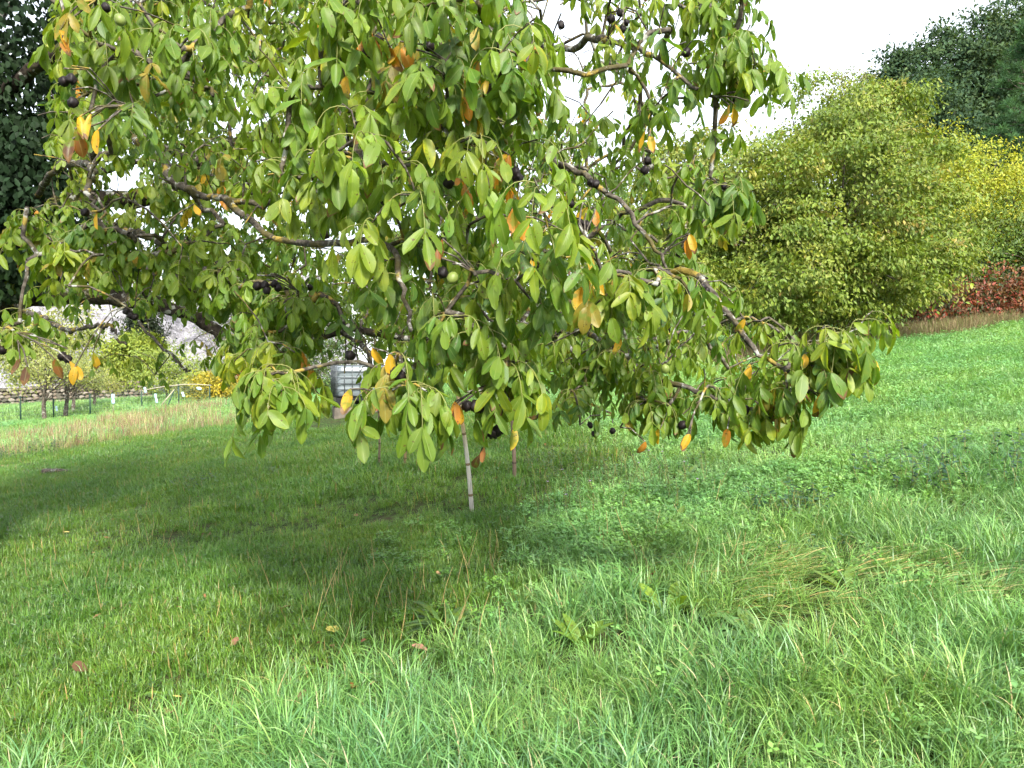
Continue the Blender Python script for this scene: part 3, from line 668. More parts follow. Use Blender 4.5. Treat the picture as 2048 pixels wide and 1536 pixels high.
for k, (x, y, d, r, lab) in enumerate([(1800, 200, 55, 3.6, 'dark evergreen oak on the slope, lowest of the row at the thin sparse tree'), (1880, 150, 56, 4.2, 'dark evergreen oak on the slope behind the crown of the round walnut tree'),
                         (1975, 115, 57, 4.2, 'dark evergreen oak on the slope, just beside the pale green pine'), (2080, 60, 60, 5.2, 'tallest dark evergreen oak at the top of the slope, behind the pine'),
                         (1860, 260, 52, 3.4, 'dark shady evergreen oak between the round walnut and the slope trees')]):
    bg_tree('evergreen_oak', lab, 'tree', x, 430, d, [(x, y, d, r * .8, r * .8, r * .75), (x - 30, y + 80, d - 1, r * .9, r * .9, r * .8), (x + 55, y + 70, d, r * .8, r * .8, r), (x - 8, y - 52, d, r * .4, r * .4, r * .5), (x + 40, y + 190, d - 2, r * 1.1, r, r)],
            430, 64, .34, D_O, 'dark_leaf', .22, .50, group='dark evergreen oaks on the slope', flat=.5)
# the pine
def pine():
    base = P(2050, 420, 40); base[2] = terrain(base[0], base[1])
    root = tag(empty('pine_tree', base), 'soft blue-green pine tree at the picture edge below the tallest oak', 'tree')
    top = P(2045, 50, 40); H = top[2] - base[2]
    V, Q, T = tube(catmull([[0, 0, -.2], [.1, 0, H * .5], [-.05, 0, H]], 16), np.linspace(.2, .03, 16), 8); mk('trunk', V, Q, T, mat=MAT['trunk'], parent=root)
    br = Buf(); cen = []
    for i in range(130):
        t = rng.uniform(.05, .99); a = rng.uniform(0, 6.28); ln = (.35 + 3.0 * (1 - t) ** .8) * rng.uniform(.6, 1.1)
        s = np.array([0, 0, H * t]); e = s + np.array([math.cos(a) * ln, math.sin(a) * ln, ln * .25]); c = catmull([s, (s + e) / 2 - [0, 0, .1], e], 7)
        V, Q, T = tube(c, np.linspace(.05, .012, 7), 4, cap=False); br.add(V, Q)
        for f in np.linspace(.35, 1, max(3, int(ln * 4.5))): cen.append(s + (e - s) * f + rng.normal(size=3) * .14)
    br.build('branches', MAT['trunk'], root)['kind'] = 'stuff'
    cen = np.array(cen); per = 44; k = np.repeat(np.arange(len(cen)), per); n = len(k)
    dd = norm(rng.normal(size=(n, 3)) + [0, 0, .55]); c = cen[k] + dd * .04
    V, Q = leaf_quads(c, dd, rng.normal(size=(n, 3)), rng.uniform(.22, .40, n), np.full(n, .035))
    cc = np.array([.055, .125, .055]) * rng.uniform(.6, 1.3, (len(cen), 1))[k] * rng.uniform(.8, 1.2, (n, 1))
    a = joined(V, Q, None, cc); mk('crown', a[0], a[1], None, None, a[3], MAT['dark_leaf'], root, smooth=False)
pine()
bg_tree('red_creeper', 'red and russet creeper heaped along the far meadow edge', 'shrub', 1985, 655, 24.5,
        [(1890, 630, 22.2, 1.1, .8, .5), (1950, 610, 22.4, 1.2, .9, .8), (2030, 600, 22.5, 1.5, .9, .95), (2100, 595, 22.5, 1.4, .9, 1.0)], 380, 40, .12,
        [((.24, .05, .035), 3), ((.17, .045, .03), 3), ((.05, .07, .03), 6), ((.22, .11, .05), 2)], 'tree_leaf', wood=False, spread=.22)
bg_tree('grey_shrub', 'grey-green shrub above the red creeper', 'shrub', 2010, 620, 26, [(1990, 560, 26, 1.4, 1.0, .6), (2060, 565, 26, 1.4, 1.0, .7)], 120, 50, .10, [((.075, .10, .065), 3), ((.045, .07, .045), 2)], 'dark_leaf', wood=False, spread=.25)
bg_tree('russet_shrub', 'russet shrub in the shade under the round walnut tree', 'shrub', 1530, 690, 23.5, [(1500, 650, 23.5, 1.2, .8, .5), (1600, 655, 23.5, 1.4, .8, .45), (1750, 645, 23.5, 2.0, .8, .5)], 160, 40, .11, [((.13, .045, .025), 3), ((.05, .05, .02), 3), ((.10, .08, .03), 2)], wood=False, spread=.22)
# through and under the front tree, left to centre
mid = [('green_shrub', 'rounded pale green willow-like bush behind the bamboo-railed fence', 330, 810, 40, [(335, 735, 40, 2.0, 1.6, 1.5), (380, 750, 40, 1.5, 1.4, 1.2)], [((.17, .24, .05), 4), ((.24, .30, .06), 3), ((.10, .16, .03), 2)]),
       ('yellow_bush', 'yellow autumn bush at the end of the bamboo-railed fence', 440, 815, 35, [(440, 790, 35, 1.0, .9, .85), (425, 765, 35, .7, .7, .7)], [((.42, .34, .03), 4), ((.30, .28, .04), 3), ((.13, .16, .03), 3)]),
       ('russet_bush', 'russet brown bush between the yellow bush and the water tank', 508, 800, 37, [(506, 760, 37, .7, .7, 1.0)], [((.38, .17, .08), 4), ((.25, .10, .05), 2), ((.12, .12, .04), 2)]),
       ('dark_shrub', 'dark bluish green shrub beside the water tank', 590, 820, 30, [(575, 745, 30, 1.6, 1.3, 1.4), (640, 730, 30, 1.2, 1.2, 1.6), (540, 790, 30, .9, .8, .7)], [((.05, .09, .045), 4), ((.08, .12, .05), 3), ((.12, .15, .05), 1)]),
       ('green_tree', 'green tree behind the water tank, seen through the branches', 800, 800, 38, [(790, 560, 38, 3.0, 2.4, 2.8), (870, 660, 38, 2.8, 2.2, 1.8), (700, 640, 38, 2.2, 2.0, 2.0)], [((.08, .13, .03), 4), ((.13, .18, .03), 3), ((.05, .085, .03), 3)]),
       ('green_tree', 'green tree behind the bamboo props, seen through the branches', 1050, 760, 40, [(1040, 570, 40, 3.0, 2.4, 2.6), (1130, 620, 40, 2.6, 2.2, 1.9), (970, 660, 40, 2.2, 1.8, 1.3)], [((.09, .14, .03), 4), ((.15, .19, .03), 3), ((.05, .085, .03), 3)]),
       ('pale_shrub', 'pale green shrub in front of the rock slope, behind the stone wall', 110, 780, 50, [(60, 700, 50, 2.6, 1.6, 2.4), (140, 660, 50, 2.2, 1.6, 1.8), (10, 650, 50, 2.2, 1.6, 2.2)], [((.22, .27, .07), 4), ((.30, .32, .09), 3), ((.13, .18, .05), 2)]),
       ('lime_shrub', 'bright lime green shrub lit by the sun in front of the pale rock', 250, 790, 48, [(255, 720, 48, 1.5, 1.2, 1.6), (275, 700, 48, .9, .9, 1.0)], [((.22, .27, .04), 4), ((.15, .22, .04), 3)]),
       ('dark_tree', 'dark narrow tree against the pale rock slope', 285, 790, 52, [(283, 690, 52, 1.0, 1.0, 2.0), (288, 650, 52, .7, .7, 1.4)], [((.022, .035, .022), 4), ((.04, .055, .03), 2)]),
       ('green_tree', 'leafy tree on top of the pale rock slope, seen through the walnut leaves', 430, 640, 62, [(420, 560, 62, 4.2, 3, 3.2), (520, 590, 60, 3.6, 3, 3.0), (580, 640, 58, 3.4, 2.5, 3.0), (480, 690, 55, 3.0, 2.2, 2.4)], [((.10, .15, .03), 4), ((.15, .19, .04), 3), ((.06, .10, .03), 3)]),
       ('green_tree', 'tree on top of the pale rock slope behind the ivy-covered limb', 120, 560, 72, [(60, 560, 72, 5.0, 3, 2.6), (190, 570, 72, 4.0, 3, 2.4)], [((.07, .12, .03), 4), ((.12, .16, .04), 3)]),
       ]
for nm, lab, x, yb, d, bl, cols in mid:
    big = d > 45 or 'tree' in nm
    bg_tree(nm, lab, 'tree' if 'tree' in nm else 'shrub', x, yb, d, bl, 300 if big else 170, 46, .20 if big else .13, cols, 'dark_leaf' if 'dark' in nm else 'tree_leaf', .13 if big else .05, .42 if big else .26, limb_n=30)
# small orchard trees behind the fence
for x, yb, d, ys, r, lab in [(90, 872, 30, 745, 1.45, 'small pale orchard tree with the thickest trunk, in front of the stone wall'), (130, 858, 32, 740, 1.3, 'small pale orchard tree with a slim brown trunk behind the fence'),
                        (146, 852, 36, 755, 1.2, 'small orchard tree with a straight grey trunk behind the fence'), (190, 838, 39, 770, 1.0, 'low bushy orchard tree by the far stone wall'), (398, 835, 36, 790, .7, 'little bent orchard tree behind the bamboo-railed fence')]:
    bg_tree('orchard_tree', lab, 'tree', x, yb, d, [(x - 20, ys - 14, d, r, r, r * .6), (x + 30, ys - 2, d, r * .9, r, r * .42)], 95, 34, .10, [((.20, .25, .08), 4), ((.28, .29, .10), 3), ((.12, .16, .05), 2)], trunk_r=.085, spread=.24, group='small orchard trees behind the fence', limb_n=24)

# ------------------------------------------------------------------ pale rock slope and stone wall, far left
def rock_slope():
    nx, ny = 150, 60
    x = np.linspace(-60, -13, nx); s = np.linspace(0, 1, ny); X, S_ = np.meshgrid(x, s)
    Y = 56 + 12 * S_ + .18 * (X + 40); g = terrain(X, Y)
    Z = g - .6 + (10.5 + 1.4 * vnoise(X * .3, 0 * X, 4)) * S_ * sst(-13, -19, X)
    amp = .55 * np.sin(np.pi * np.clip(S_ * 1.1, 0, 1))
    Z = Z + amp * (vnoise(X * 1.3, Y * 2.1, 5) + .6 * vnoise(X * 3.3, S_ * 30, 6)) + rng.normal(size=X.shape) * .10
    Y = Y - .8 * np.abs(vnoise(X * .9, S_ * 9, 8)) + rng.normal(size=X.shape) * .12
    i = np.arange(ny - 1)[:, None] * nx + np.arange(nx - 1)[None]
    Q = np.stack([i, i + 1, i + nx + 1, i + nx], -1).reshape(-1, 4)
    m = M('pale_rock'); pos = m.geo(); n1 = m.noise(.8, 6, pos); n2 = m.noise(4, 5, pos)
    c = m.mix((.30, .29, .31), (.17, .165, .18), m.ramp(n2, [(.4, 0), (.65, 1)])); c = m.mix(c, (.06, .06, .065), m.ramp(n1, [(.54, 0), (.68, .8)]))
    tag(mk('rock_slope', np.stack([X, Y, Z], -1), Q, mat=m.done(m.bsdf(c, .95, .1, bump=n2, bstr=.8, bdist=.2)), smooth=False), kind='structure')
rock_slope()

def stone_wall():
    a, b = P(-60, 800, 47), P(300, 790, 47)
    root = tag(empty('stone_wall', (a + b) / 2), 'low dry stone wall of rough tan stones behind the orchard', 'wall'); base = np.array(root.location)
    mats = [m_flat('wall_stone', (.21, .17, .13), .95, .1, scale=6, var=.5), m_flat('wall_stone', (.12, .11, .085), .95, .1, scale=6, var=.5), m_flat('wall_stone', (.26, .23, .19), .95, .1, scale=6, var=.4)]
    protos = []
    for k in range(6):
        n = 8; th = np.arange(n) * 2 * np.pi / n; r = rng.uniform(.8, 1.05, n)
        ring = np.stack([r * np.cos(th), 0 * th, r * np.sin(th) * .9], 1); V = np.vstack([ring + [0, .6, 0], ring * 1.0 + [0, -.3, 0], ring * .72 + [0, -.6, 0], [[0, -.62, 0]]])
        Q = [[i + l * n, (i + 1) % n + l * n, (i + 1) % n + (l + 1) * n, i + (l + 1) * n] for l in (0, 1) for i in range(n)]; T = [[2 * n + i, 2 * n + (i + 1) % n, 3 * n] for i in range(n)]
        me = bpy.data.meshes.new('stone'); me.from_pydata(V.tolist(), [], Q + T); me.materials.append(mats[k % 3]); protos.append(me)
    L = np.linalg.norm(b - a); t = 0.0; n = 0
    for row in range(5):
        x = rng.uniform(0, .2)
        while x < L and n < 290:
            w = rng.uniform(.20, .48); h = .26
            p = a + (b - a) * (x / L); z = terrain(p[0], p[1]) + .05 + row * .22 + rng.uniform(-.03, .03)
            inst(protos[n % 6], 'stone', root, np.array([p[0], p[1] + rng.uniform(-.05, .05), z + .1]) - base, (0, rng.uniform(-.15, .15), 0), (w / 2 * 1.03, .22, h / 2 * rng.uniform(.92, 1.1)))
            x += w; n += 1
    fill = Buf()
    for i in range(24):
        p = a + (b - a) * ((i + .5) / 24); V, Q = boxm([p[0], p[1] + .12, terrain(p[0], p[1]) + .55], [L / 24 * 1.1, .16, 1.2]); fill.add(V - base, Q)
    fill.build('core', m_flat('wall_core', (.06, .055, .045), .95), root, False)
stone_wall()

# ------------------------------------------------------------------ fence, rail, tags
MAT['post'] = m_flat('fence_post', (.012, .05, .032), .5, .4, var=.4)
MAT['wire'] = m_flat('fence_wire', (.10, .16, .12), .5, .4)
MAT['cane'] = m_flat('cane', (.34, .31, .23), .6, .3, scale=6)
MAT['tagm'] = m_flat('pale_blue_plastic', (.36, .52, .58), .4, .4, scale=6, var=.2)
def fence():
    spots = [(-60, 872, 30.5), (42, 866, 30.5), (108, 858, 31), (181, 850, 31.5), (284, 838, 32), (358, 830, 32.5), (420, 822, 33)]
    tops = [800, 800, 805, 795, 788, 775, 776]
    base = P(181, 850, 31.5); root = tag(empty('wire_fence', base), 'thin green wire fence in front of the orchard', 'fence')
    b_, t_ = [], []
    for (x, y, d), ty in zip(spots, tops):
        p = P(x, y, d); p[2] = terrain(p[0], p[1]); q = p.copy(); q[2] = P(x, ty - 8, d)[2]; b_.append(p); t_.append(q)
        V, Q, T = tube(np.array([p - [0, 0, .2], q]) - base, .028, 6); mk('post', V, Q, T, mat=MAT['post'], parent=root)
    w = Buf()
    for i in range(len(b_) - 1):
        for f in np.linspace(.06, .96, 8):
            V, Q, T = tube(np.array([b_[i] + (t_[i] - b_[i]) * f, b_[i + 1] + (t_[i + 1] - b_[i + 1]) * f]) - base, .0035, 3, False); w.add(V, Q)
        for g in np.linspace(.03, .97, 16):
            lo = b_[i] + (b_[i + 1] - b_[i]) * g; hi = t_[i] + (t_[i + 1] - t_[i]) * g
            V, Q, T = tube(np.array([lo, lo + (hi - lo) * .96]) - base, .0028, 3, False); w.add(V, Q)
    tag(w.build('wire_mesh', MAT['wire'], root), kind='stuff')
    for i, j in ((4, 5), (5, 6)):
        V, Q, T = tube(catmull([t_[i] + [-.1, -.04, -.06], (t_[i] + t_[j]) / 2 + [0, -.04, -.02], t_[j] + [.1, -.04, -.06]], 8) - base, .019, 6); mk('rail', V, Q, T, mat=MAT['cane'], parent=root)
    for e, mt in ((P(324, 838, 32.2), 'post'), (P(314, 820, 32.1), 'cane')):
        V, Q, T = tube(np.array([t_[5] + [-.15, -.05, -.25], e]) - base, .026, 6); mk('brace', V, Q, T, mat=MAT[mt], parent=root)
    for x, y, d, h, wd, lab in [(226, 798, 31.3, .42, .16, 'pale blue plastic strip standing alone between fence post and bamboo rail'), (312, 797, 31.9, .42, .15, 'longest pale blue plastic strip hanging from the bamboo rail'),
                       (290, 780, 31.9, .24, .17, 'pale blue plastic tag on the post where the bamboo rail starts'), (366, 789, 32.3, .22, .12, 'small pale blue tag just past the braced post'), (398, 777, 32.6, .14, .20, 'pale blue tag lying over the far bamboo rail'), (113, 817, 30.9, .22, .10, 'pale blue tag beside the orchard trunks')]:
        c = P(x, y, d); n = 9; s = np.linspace(-.5, .5, n)
        prof = wd * np.where(np.abs(s) < .06, .55, 1.0) * np.where(np.abs(s) > .45, .7, 1)
        V, Q, T = tube(np.stack([np.sin(s * 4) * .02, 0 * s, -s * h], 1), prof / 2, 8); V[:, 1] *= .28
        o = mk('plastic_tag', V, Q, T, mat=MAT['tagm']); o.location = c.tolist(); o.rotation_euler = (0, rng.uniform(-.15, .15), rng.uniform(-.4, .4)); tag(o, lab, 'tag', 'pale blue tags along the fence')
        if x == 226:
            g = terrain(c[0], c[1]); V, Q, T = tube(np.array([[0, .03, .1], [.05, .03, g - c[2] - .1]]), .014, 5); mk('stake', V, Q, T, mat=MAT['cane'], parent=o)
fence()

# ------------------------------------------------------------------ bamboo props
def stake(px0, py0, px1, py1, dtop, r, col, col2, label):
    g = ground_at(px0, py0); top = P(px1, py1, dtop)
    root = tag(empty('bamboo_stake', g), label, 'stake', 'bamboo poles propping the walnut branches')
    m = M('bamboo'); pos = m.objc(); sep = m.n('SeparateXYZ'); m.l(pos, sep.inputs[0])
    st = m.n('Mapping'); st.inputs['Scale'].default_value = (60, 60, 4); m.l(pos, st.inputs[0]); n1 = m.noise(1, 4, st.outputs[0])
    c = m.mix(col, tuple(q * .62 for q in col), m.ramp(n1, [(.4, 0), (.7, 1)]))
    c = m.mix(c, m.mix(col2, tuple(q * .7 for q in col2), n1), m.ramp(sep.outputs[2], [(.55, 0), (.8, 1)]))
    mt = m.done(m.bsdf(c, .55, .35, bump=n1, bstr=.2))
    dv = top - g; L = np.linalg.norm(dv); n = 70; t = np.linspace(-.12 / L, 1, n)
    pts = dv * t[:, None] + np.array([.012, 0, 0]) * np.sin(t * 6)[:, None] + np.array([.02, .01, 0]) * np.sin(t * 2.3 + 1)[:, None]
    V, Q, T = tube(pts, np.linspace(r, r * .62, n), 12); mk('pole', V, Q, T, mat=mt, parent=root)
    z = .16; dn = norm(dv); dk = m_flat('bamboo_node', tuple(q * .35 for q in col2), .7)
    while z < L - .1:
        c0 = np.array([np.interp(z / L, t, pts[:, q]) for q in range(3)]); rr = r * (1 - .38 * z / L)
        V, Q, T = tube(np.array([c0 - dn * .012, c0 - dn * .004, c0 + dn * .004, c0 + dn * .012]), [rr * .98, rr * 1.14, rr * 1.16, rr * .98], 12, False); mk('node', V, Q, None, mat=dk, parent=root)
        z += rng.uniform(.24, .31)
stake(940, 1026, 884, 560, 6.3, .021, (.50, .47, .43), (.46, .33, .18), 'pale grey-white bamboo pole leaning under the drooping walnut branch, frontmost of the props')
stake(1026, 957, 1002, 600, 7.6, .022, (.17, .12, .09), (.20, .14, .10), 'dark brown-grey bamboo pole standing behind the pale leaning one')
stake(807, 936, 800, 640, 8.4, .020, (.38, .27, .14), (.40, .29, .16), 'tan bamboo pole rising behind the lowest hanging leaves')
stake(755, 934, 750, 650, 8.6, .016, (.26, .20, .14), (.28, .22, .15), 'thin dull bamboo pole beside the tan one, mostly hidden by leaves')

# ------------------------------------------------------------------ the caged water tank
def water_tank():
    g = ground_at(674, 838); d = g[1]; yaw = math.radians(20)
    root = tag(empty('water_tank', g), 'white plastic water tank in a wire cage on a black pallet', 'tank'); root.rotation_euler = (0, 0, yaw)
    # local axes: corner nearest the camera at the origin, long side along +x, short side along +y (away and left)
    k = .62; Lx, Ly, H = 1.2 * 1.25, 1.0 * 1.25, .78; z0 = .52
    white = m_flat('shaded_milky_plastic', (.17, .20, .215), .35, .4, var=.25, scale=3); black = m_flat('black_pallet', (.010, .010, .012), .4, .4); cage = m_flat('cage_steel', (.10, .11, .115), .45, .5, metal=.6)  # grey base colour puts the tree's shade into the white plastic
    def rbox(cx, cy, cz, sx, sy, sz, r):
        n = 4; q = []
        for ca, (ox, oy) in zip(range(4), ((1, 1), (-1, 1), (-1, -1), (1, -1))):
            for a in np.linspace(ca * np.pi / 2, (ca + 1) * np.pi / 2, n): q.append((ox * (sx / 2 - r) + r * math.cos(a), oy * (sy / 2 - r) + r * math.sin(a)))
        q = np.array(q); m = len(q); prof = [(0, .90), (.06, 1), (.3, 1.0), (.33, .985), (.36, 1.0), (.63, 1.0), (.66, .985), (.69, 1.0), (.94, 1), (1, .90)]
        V = np.vstack([np.column_stack([q * s, np.full(m, -sz / 2 + sz * f)]) for f, s in prof]) + [cx, cy, cz]
        Q = [[l * m + i, l * m + (i + 1) % m, (l + 1) * m + (i + 1) % m, (l + 1) * m + i] for l in range(len(prof) - 1) for i in range(m)]
        V = np.vstack([V, [[cx, cy, cz - sz / 2], [cx, cy, cz + sz / 2]]]); e = (len(prof) - 1) * m
        T = [[(i + 1) % m, i, len(V) - 2] for i in range(m)] + [[e + i, e + (i + 1) % m, len(V) - 1] for i in range(m)]
        return V, np.array(Q), np.array(T)
    V, Q, T = rbox(Lx / 2, Ly / 2, z0 + H / 2, Lx - .07, Ly - .07, H, .09); body = mk('container', V, Q, T, mat=white, parent=root)
    V, Q, T = tube(np.array([[Lx / 2, Ly / 2, z0 + H - .01], [Lx / 2, Ly / 2, z0 + H + .06]]), .11, 14); mk('lid', V, Q, T, mat=black, parent=body)
    bars = []
    for z in np.linspace(.04, H, 6): bars.append(np.array([[0, 0, z0 + z], [Lx, 0, z0 + z], [Lx, Ly, z0 + z], [0, Ly, z0 + z], [0, 0, z0 + z]]))
    for x in np.linspace(0, Lx, 9): bars += [np.array([[x, -.012, z0], [x, -.012, z0 + H]]), np.array([[x, Ly + .012, z0], [x, Ly + .012, z0 + H]])]
    for y in np.linspace(0, Ly, 8)[1:-1]: bars += [np.array([[-.012, y, z0], [-.012, y, z0 + H]]), np.array([[Lx + .012, y, z0], [Lx + .012, y, z0 + H]])]
    for b in bars:
        V, Q, T = tube(b, .010, 6); mk('cage_bar', V, Q, T, mat=cage, parent=root)
    V, Q = boxm([Lx / 2, Ly / 2, z0 - .045], [Lx + .04, Ly + .04, .07]); mk('pallet_deck', V, Q, mat=black, parent=root, smooth=False)
    for x in (.1, Lx / 2, Lx - .1):
        for y in (.1, Ly - .1):
            V, Q = boxm([x, y, z0 - .1555], [.34, .24, .15]); mk('pallet_foot', V, Q, mat=black, parent=root, smooth=False)
    conc = m_flat('old_concrete', (.15, .13, .105), .95, .1, scale=7, var=.4); brk = m_flat('fired_brick', (.26, .085, .04), .9, .1, var=.4)
    R = lambda x, y: (g[0] + x * math.cos(yaw) - y * math.sin(yaw), g[1] + x * math.sin(yaw) + y * math.cos(yaw))
    for (x, y, sx, sy, nm, lab, mt, h, zb) in [(.16, .2, .46, .44, 'concrete_block', 'weathered concrete block under the near corner of the water tank', conc, .29, 0), (.92, .14, .80, .32, 'concrete_block', 'long pale concrete block under the front side of the water tank', conc, .20, 0), (.62, .10, .34, .22, 'brick', 'red-brown brick laid on the long concrete block below the pallet', brk, .085, .203), (1.05, .12, .34, .22, 'brick', 'dull red brick at the far end of the long concrete block', brk, .085, .203)]:
        wx, wy = R(x, y); V, Q = boxm([0, 0, h / 2], [sx, sy, h], .006); o = mk(nm, V, Q, mat=mt, smooth=False); o.location = (wx, wy, g[2] - .02 + zb); o.rotation_euler = (0, 0, yaw); tag(o, lab, 'block' if nm != 'brick' else 'brick')
water_tank()

# ------------------------------------------------------------------ grass
TUFTS = {}
def blades(n, rad, L, W, arch, cols, lean=(0, 0), nst=4, dirn=None, spread=1.0, lean0=.08):
    th = rng.uniform(0, 6.28, n); r = rad * np.sqrt(rng.random(n)); o = np.stack([r * np.cos(th), r * np.sin(th), -.01 + 0 * r], 1)
    a = th + rng.normal(size=n) * .9
    if dirn is not None: a = dirn + rng.normal(size=n) * spread
    h = np.stack([np.cos(a), np.sin(a), 0 * a], 1); s = np.stack([-np.sin(a), np.cos(a), 0 * a], 1)
    l = rng.uniform(*L, n)[:, None, None]; ar = rng.uniform(*arch, n)[:, None, None]; w = (rng.uniform(*W, n))[:, None, None]
    t = np.linspace(0, 1, nst + 1)[None, :, None]
    ang = ar * t ** 1.3 * 1.0
    dt = 1.0 / nst; dx = np.sin(ang + lean0); dz = np.cos(ang + lean0)
    X = np.concatenate([0 * dx[:, :1], np.cumsum((dx[:, :-1] + dx[:, 1:]) / 2 * dt, 1)], 1); Z = np.concatenate([0 * dz[:, :1], np.cumsum((dz[:, :-1] + dz[:, 1:]) / 2 * dt, 1)], 1)
    Zc = np.maximum(Z * l, .004) if dirn is not None else Z * l
    c = o[:, None] + h[:, None] * X * l + np.array([0, 0, 1.0]) * Zc
    wd = w * np.array([.7, 1, .85, .55, .05])[np.linspace(0, 4, nst + 1).astype(int)][None, :, None] / 2
    tw = rng.normal(size=n)[:, None, None] * .5
    sv = s[:, None] * np.cos(tw) + np.array([0, 0, 1.0]) * np.sin(tw)
    V = np.stack([c - sv * wd, c + sv * wd], 2).reshape(n, -1, 3)
    i = np.arange(nst) * 2; Q = np.stack([i, i + 1, i + 3, i + 2], -1)
    pr = np.array([q[1] for q in cols], float); pr /= pr.sum()
    cc = np.array([q[0] for q in cols])[rng.choice(len(pr), n, p=pr)] * rng.uniform(.75, 1.25, (n, 1))
    return joined(V, Q, None, cc)

def clover(n, rad, h, size, cols):
    b = Buf()
    th = rng.uniform(0, 6.28, n); r = rad * np.sqrt(rng.random(n))
    for i in range(n):
        p = np.array([r[i] * math.cos(th[i]), r[i] * math.sin(th[i]), rng.uniform(*h)]); a0 = rng.uniform(0, 6.28); c = np.array(cols[rng.integers(len(cols))]) * rng.uniform(.8, 1.2); s = rng.uniform(*size); tl = rng.normal(size=2) * .3
        for k in range(3):
            a = a0 + k * 2.094; d = np.array([math.cos(a), math.sin(a), .15 + tl[0] * math.cos(a) + tl[1] * math.sin(a)]); e = np.array([-math.sin(a), math.cos(a), 0])
            b.add([p, p + d * s * .55 - e * s * .45, p + d * s, p + d * s * .55 + e * s * .45 + [0, 0, .001]], [[0, 1, 2, 3]], None, c)
    return np.concatenate(b.V), np.concatenate(b.Q), None, np.concatenate(b.C)

def merge(*parts):
    V, Q, C, n = [], [], [], 0
    for v, q, _, c in parts: V.append(v); Q.append(np.asarray(q) + n); C.append(c); n += len(v)
    return np.concatenate(V), np.concatenate(Q), None, np.concatenate(C)

def tuft_collection(name, makers, mat):
    c = bpy.data.collections.new(name)
    for i, f in enumerate(makers):
        V, Q, _, C = f(); o = mk('%s_%02d' % (name, i), V, Q, None, None, C, MAT[mat]); COL.objects.unlink(o); c.objects.link(o)
    return c, len(makers)

def strew(name, label, pts, rotz, scale, coll, count):
    me = bpy.data.meshes.new(name); me.vertices.add(len(pts)); me.vertices.foreach_set('co', np.asarray(pts, np.float32).ravel())
    rot = np.zeros((len(pts), 3), np.float32); rot[:, 2] = rotz; rot[:, 0] = rng.normal(size=len(pts)) * .08; rot[:, 1] = rng.normal(size=len(pts)) * .08
    a = me.attributes.new('rot', 'FLOAT_VECTOR', 'POINT'); a.data.foreach_set('vector', rot.ravel())
    a = me.attributes.new('scl', 'FLOAT', 'POINT'); a.data.foreach_set('value', np.asarray(scale, np.float32))
    a = me.attributes.new('idx', 'INT', 'POINT'); a.data.foreach_set('value', rng.integers(0, count, len(pts)).astype(np.int32))
    o = bpy.data.objects.new(name, me); COL.objects.link(o)
    ng = bpy.data.node_groups.new(name, 'GeometryNodeTree')
    ng.interface.new_socket('Geometry', in_out='INPUT', socket_type='NodeSocketGeometry'); ng.interface.new_socket('Geometry', in_out='OUTPUT', socket_type='NodeSocketGeometry')
    gi = ng.nodes.new('NodeGroupInput'); go = ng.nodes.new('NodeGroupOutput'); ip = ng.nodes.new('GeometryNodeInstanceOnPoints'); ci = ng.nodes.new('GeometryNodeCollectionInfo')
    ci.inputs['Collection'].default_value = coll; ci.inputs['Separate Children'].default_value = True; ci.inputs['Reset Children'].default_value = True
    def na(nm, ty):
        n = ng.nodes.new('GeometryNodeInputNamedAttribute'); n.data_type = ty; n.inputs['Name'].default_value = nm; return [s for s in n.outputs if s.enabled and s.name == 'Attribute'][0]
    ip.inputs['Pick Instance'].default_value = True
    L = ng.links.new
    L(gi.outputs[0], ip.inputs['Points']); L(ci.outputs[0], ip.inputs['Instance']); L(na('idx', 'INT'), ip.inputs['Instance Index']); L(na('rot', 'FLOAT_VECTOR'), ip.inputs['Rotation']); L(na('scl', 'FLOAT'), ip.inputs['Scale']); L(ip.outputs[0], go.inputs[0])
    md = o.modifiers.new('grass', 'NODES'); md.node_group = ng
    return tag(o, label, 'grass', kind='stuff')

GC = [((.108, .240, .062), 4), ((.150, .290, .085), 4), ((.090, .205, .080), 3), ((.20, .30, .095), 1.2), ((.36, .31, .18), .3)]
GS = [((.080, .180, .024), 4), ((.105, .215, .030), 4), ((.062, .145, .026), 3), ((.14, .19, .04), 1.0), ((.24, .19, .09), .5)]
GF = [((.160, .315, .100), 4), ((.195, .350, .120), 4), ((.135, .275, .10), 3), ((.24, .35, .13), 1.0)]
CT = tuft_collection('long_tuft', [lambda: blades(46, .09, (.09, .22), (.0026, .0048), (.6, 2.4), GC, nst=5)] * 5 + [lambda: blades(32, .06, (.12, .26), (.0034, .0058), (1.0, 2.5), GC, nst=5)] * 2, 'grass')
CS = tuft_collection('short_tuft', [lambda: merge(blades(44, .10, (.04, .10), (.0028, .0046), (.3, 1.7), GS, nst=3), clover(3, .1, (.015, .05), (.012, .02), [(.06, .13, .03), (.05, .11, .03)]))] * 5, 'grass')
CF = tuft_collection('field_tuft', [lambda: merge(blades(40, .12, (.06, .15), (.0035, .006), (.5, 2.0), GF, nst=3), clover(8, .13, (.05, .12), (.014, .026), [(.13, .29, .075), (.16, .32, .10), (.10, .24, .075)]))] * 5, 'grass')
CX = tuft_collection('far_tuft', [lambda: blades(46, .30, (.08, .22), (.008, .016), (.4, 1.8), GF, nst=2)] * 4, 'grass')
CC = tuft_collection('combed_tuft', [lambda: blades(34, .09, (.16, .30), (.0032, .0056), (.5, 1.0), [((.15, .28, .09), 4), ((.115, .24, .075), 4), ((.20, .29, .11), 2), ((.42, .36, .19), 1.0)], nst=5, dirn=0.0, spread=.45, lean0=.85)] * 5, 'grass')
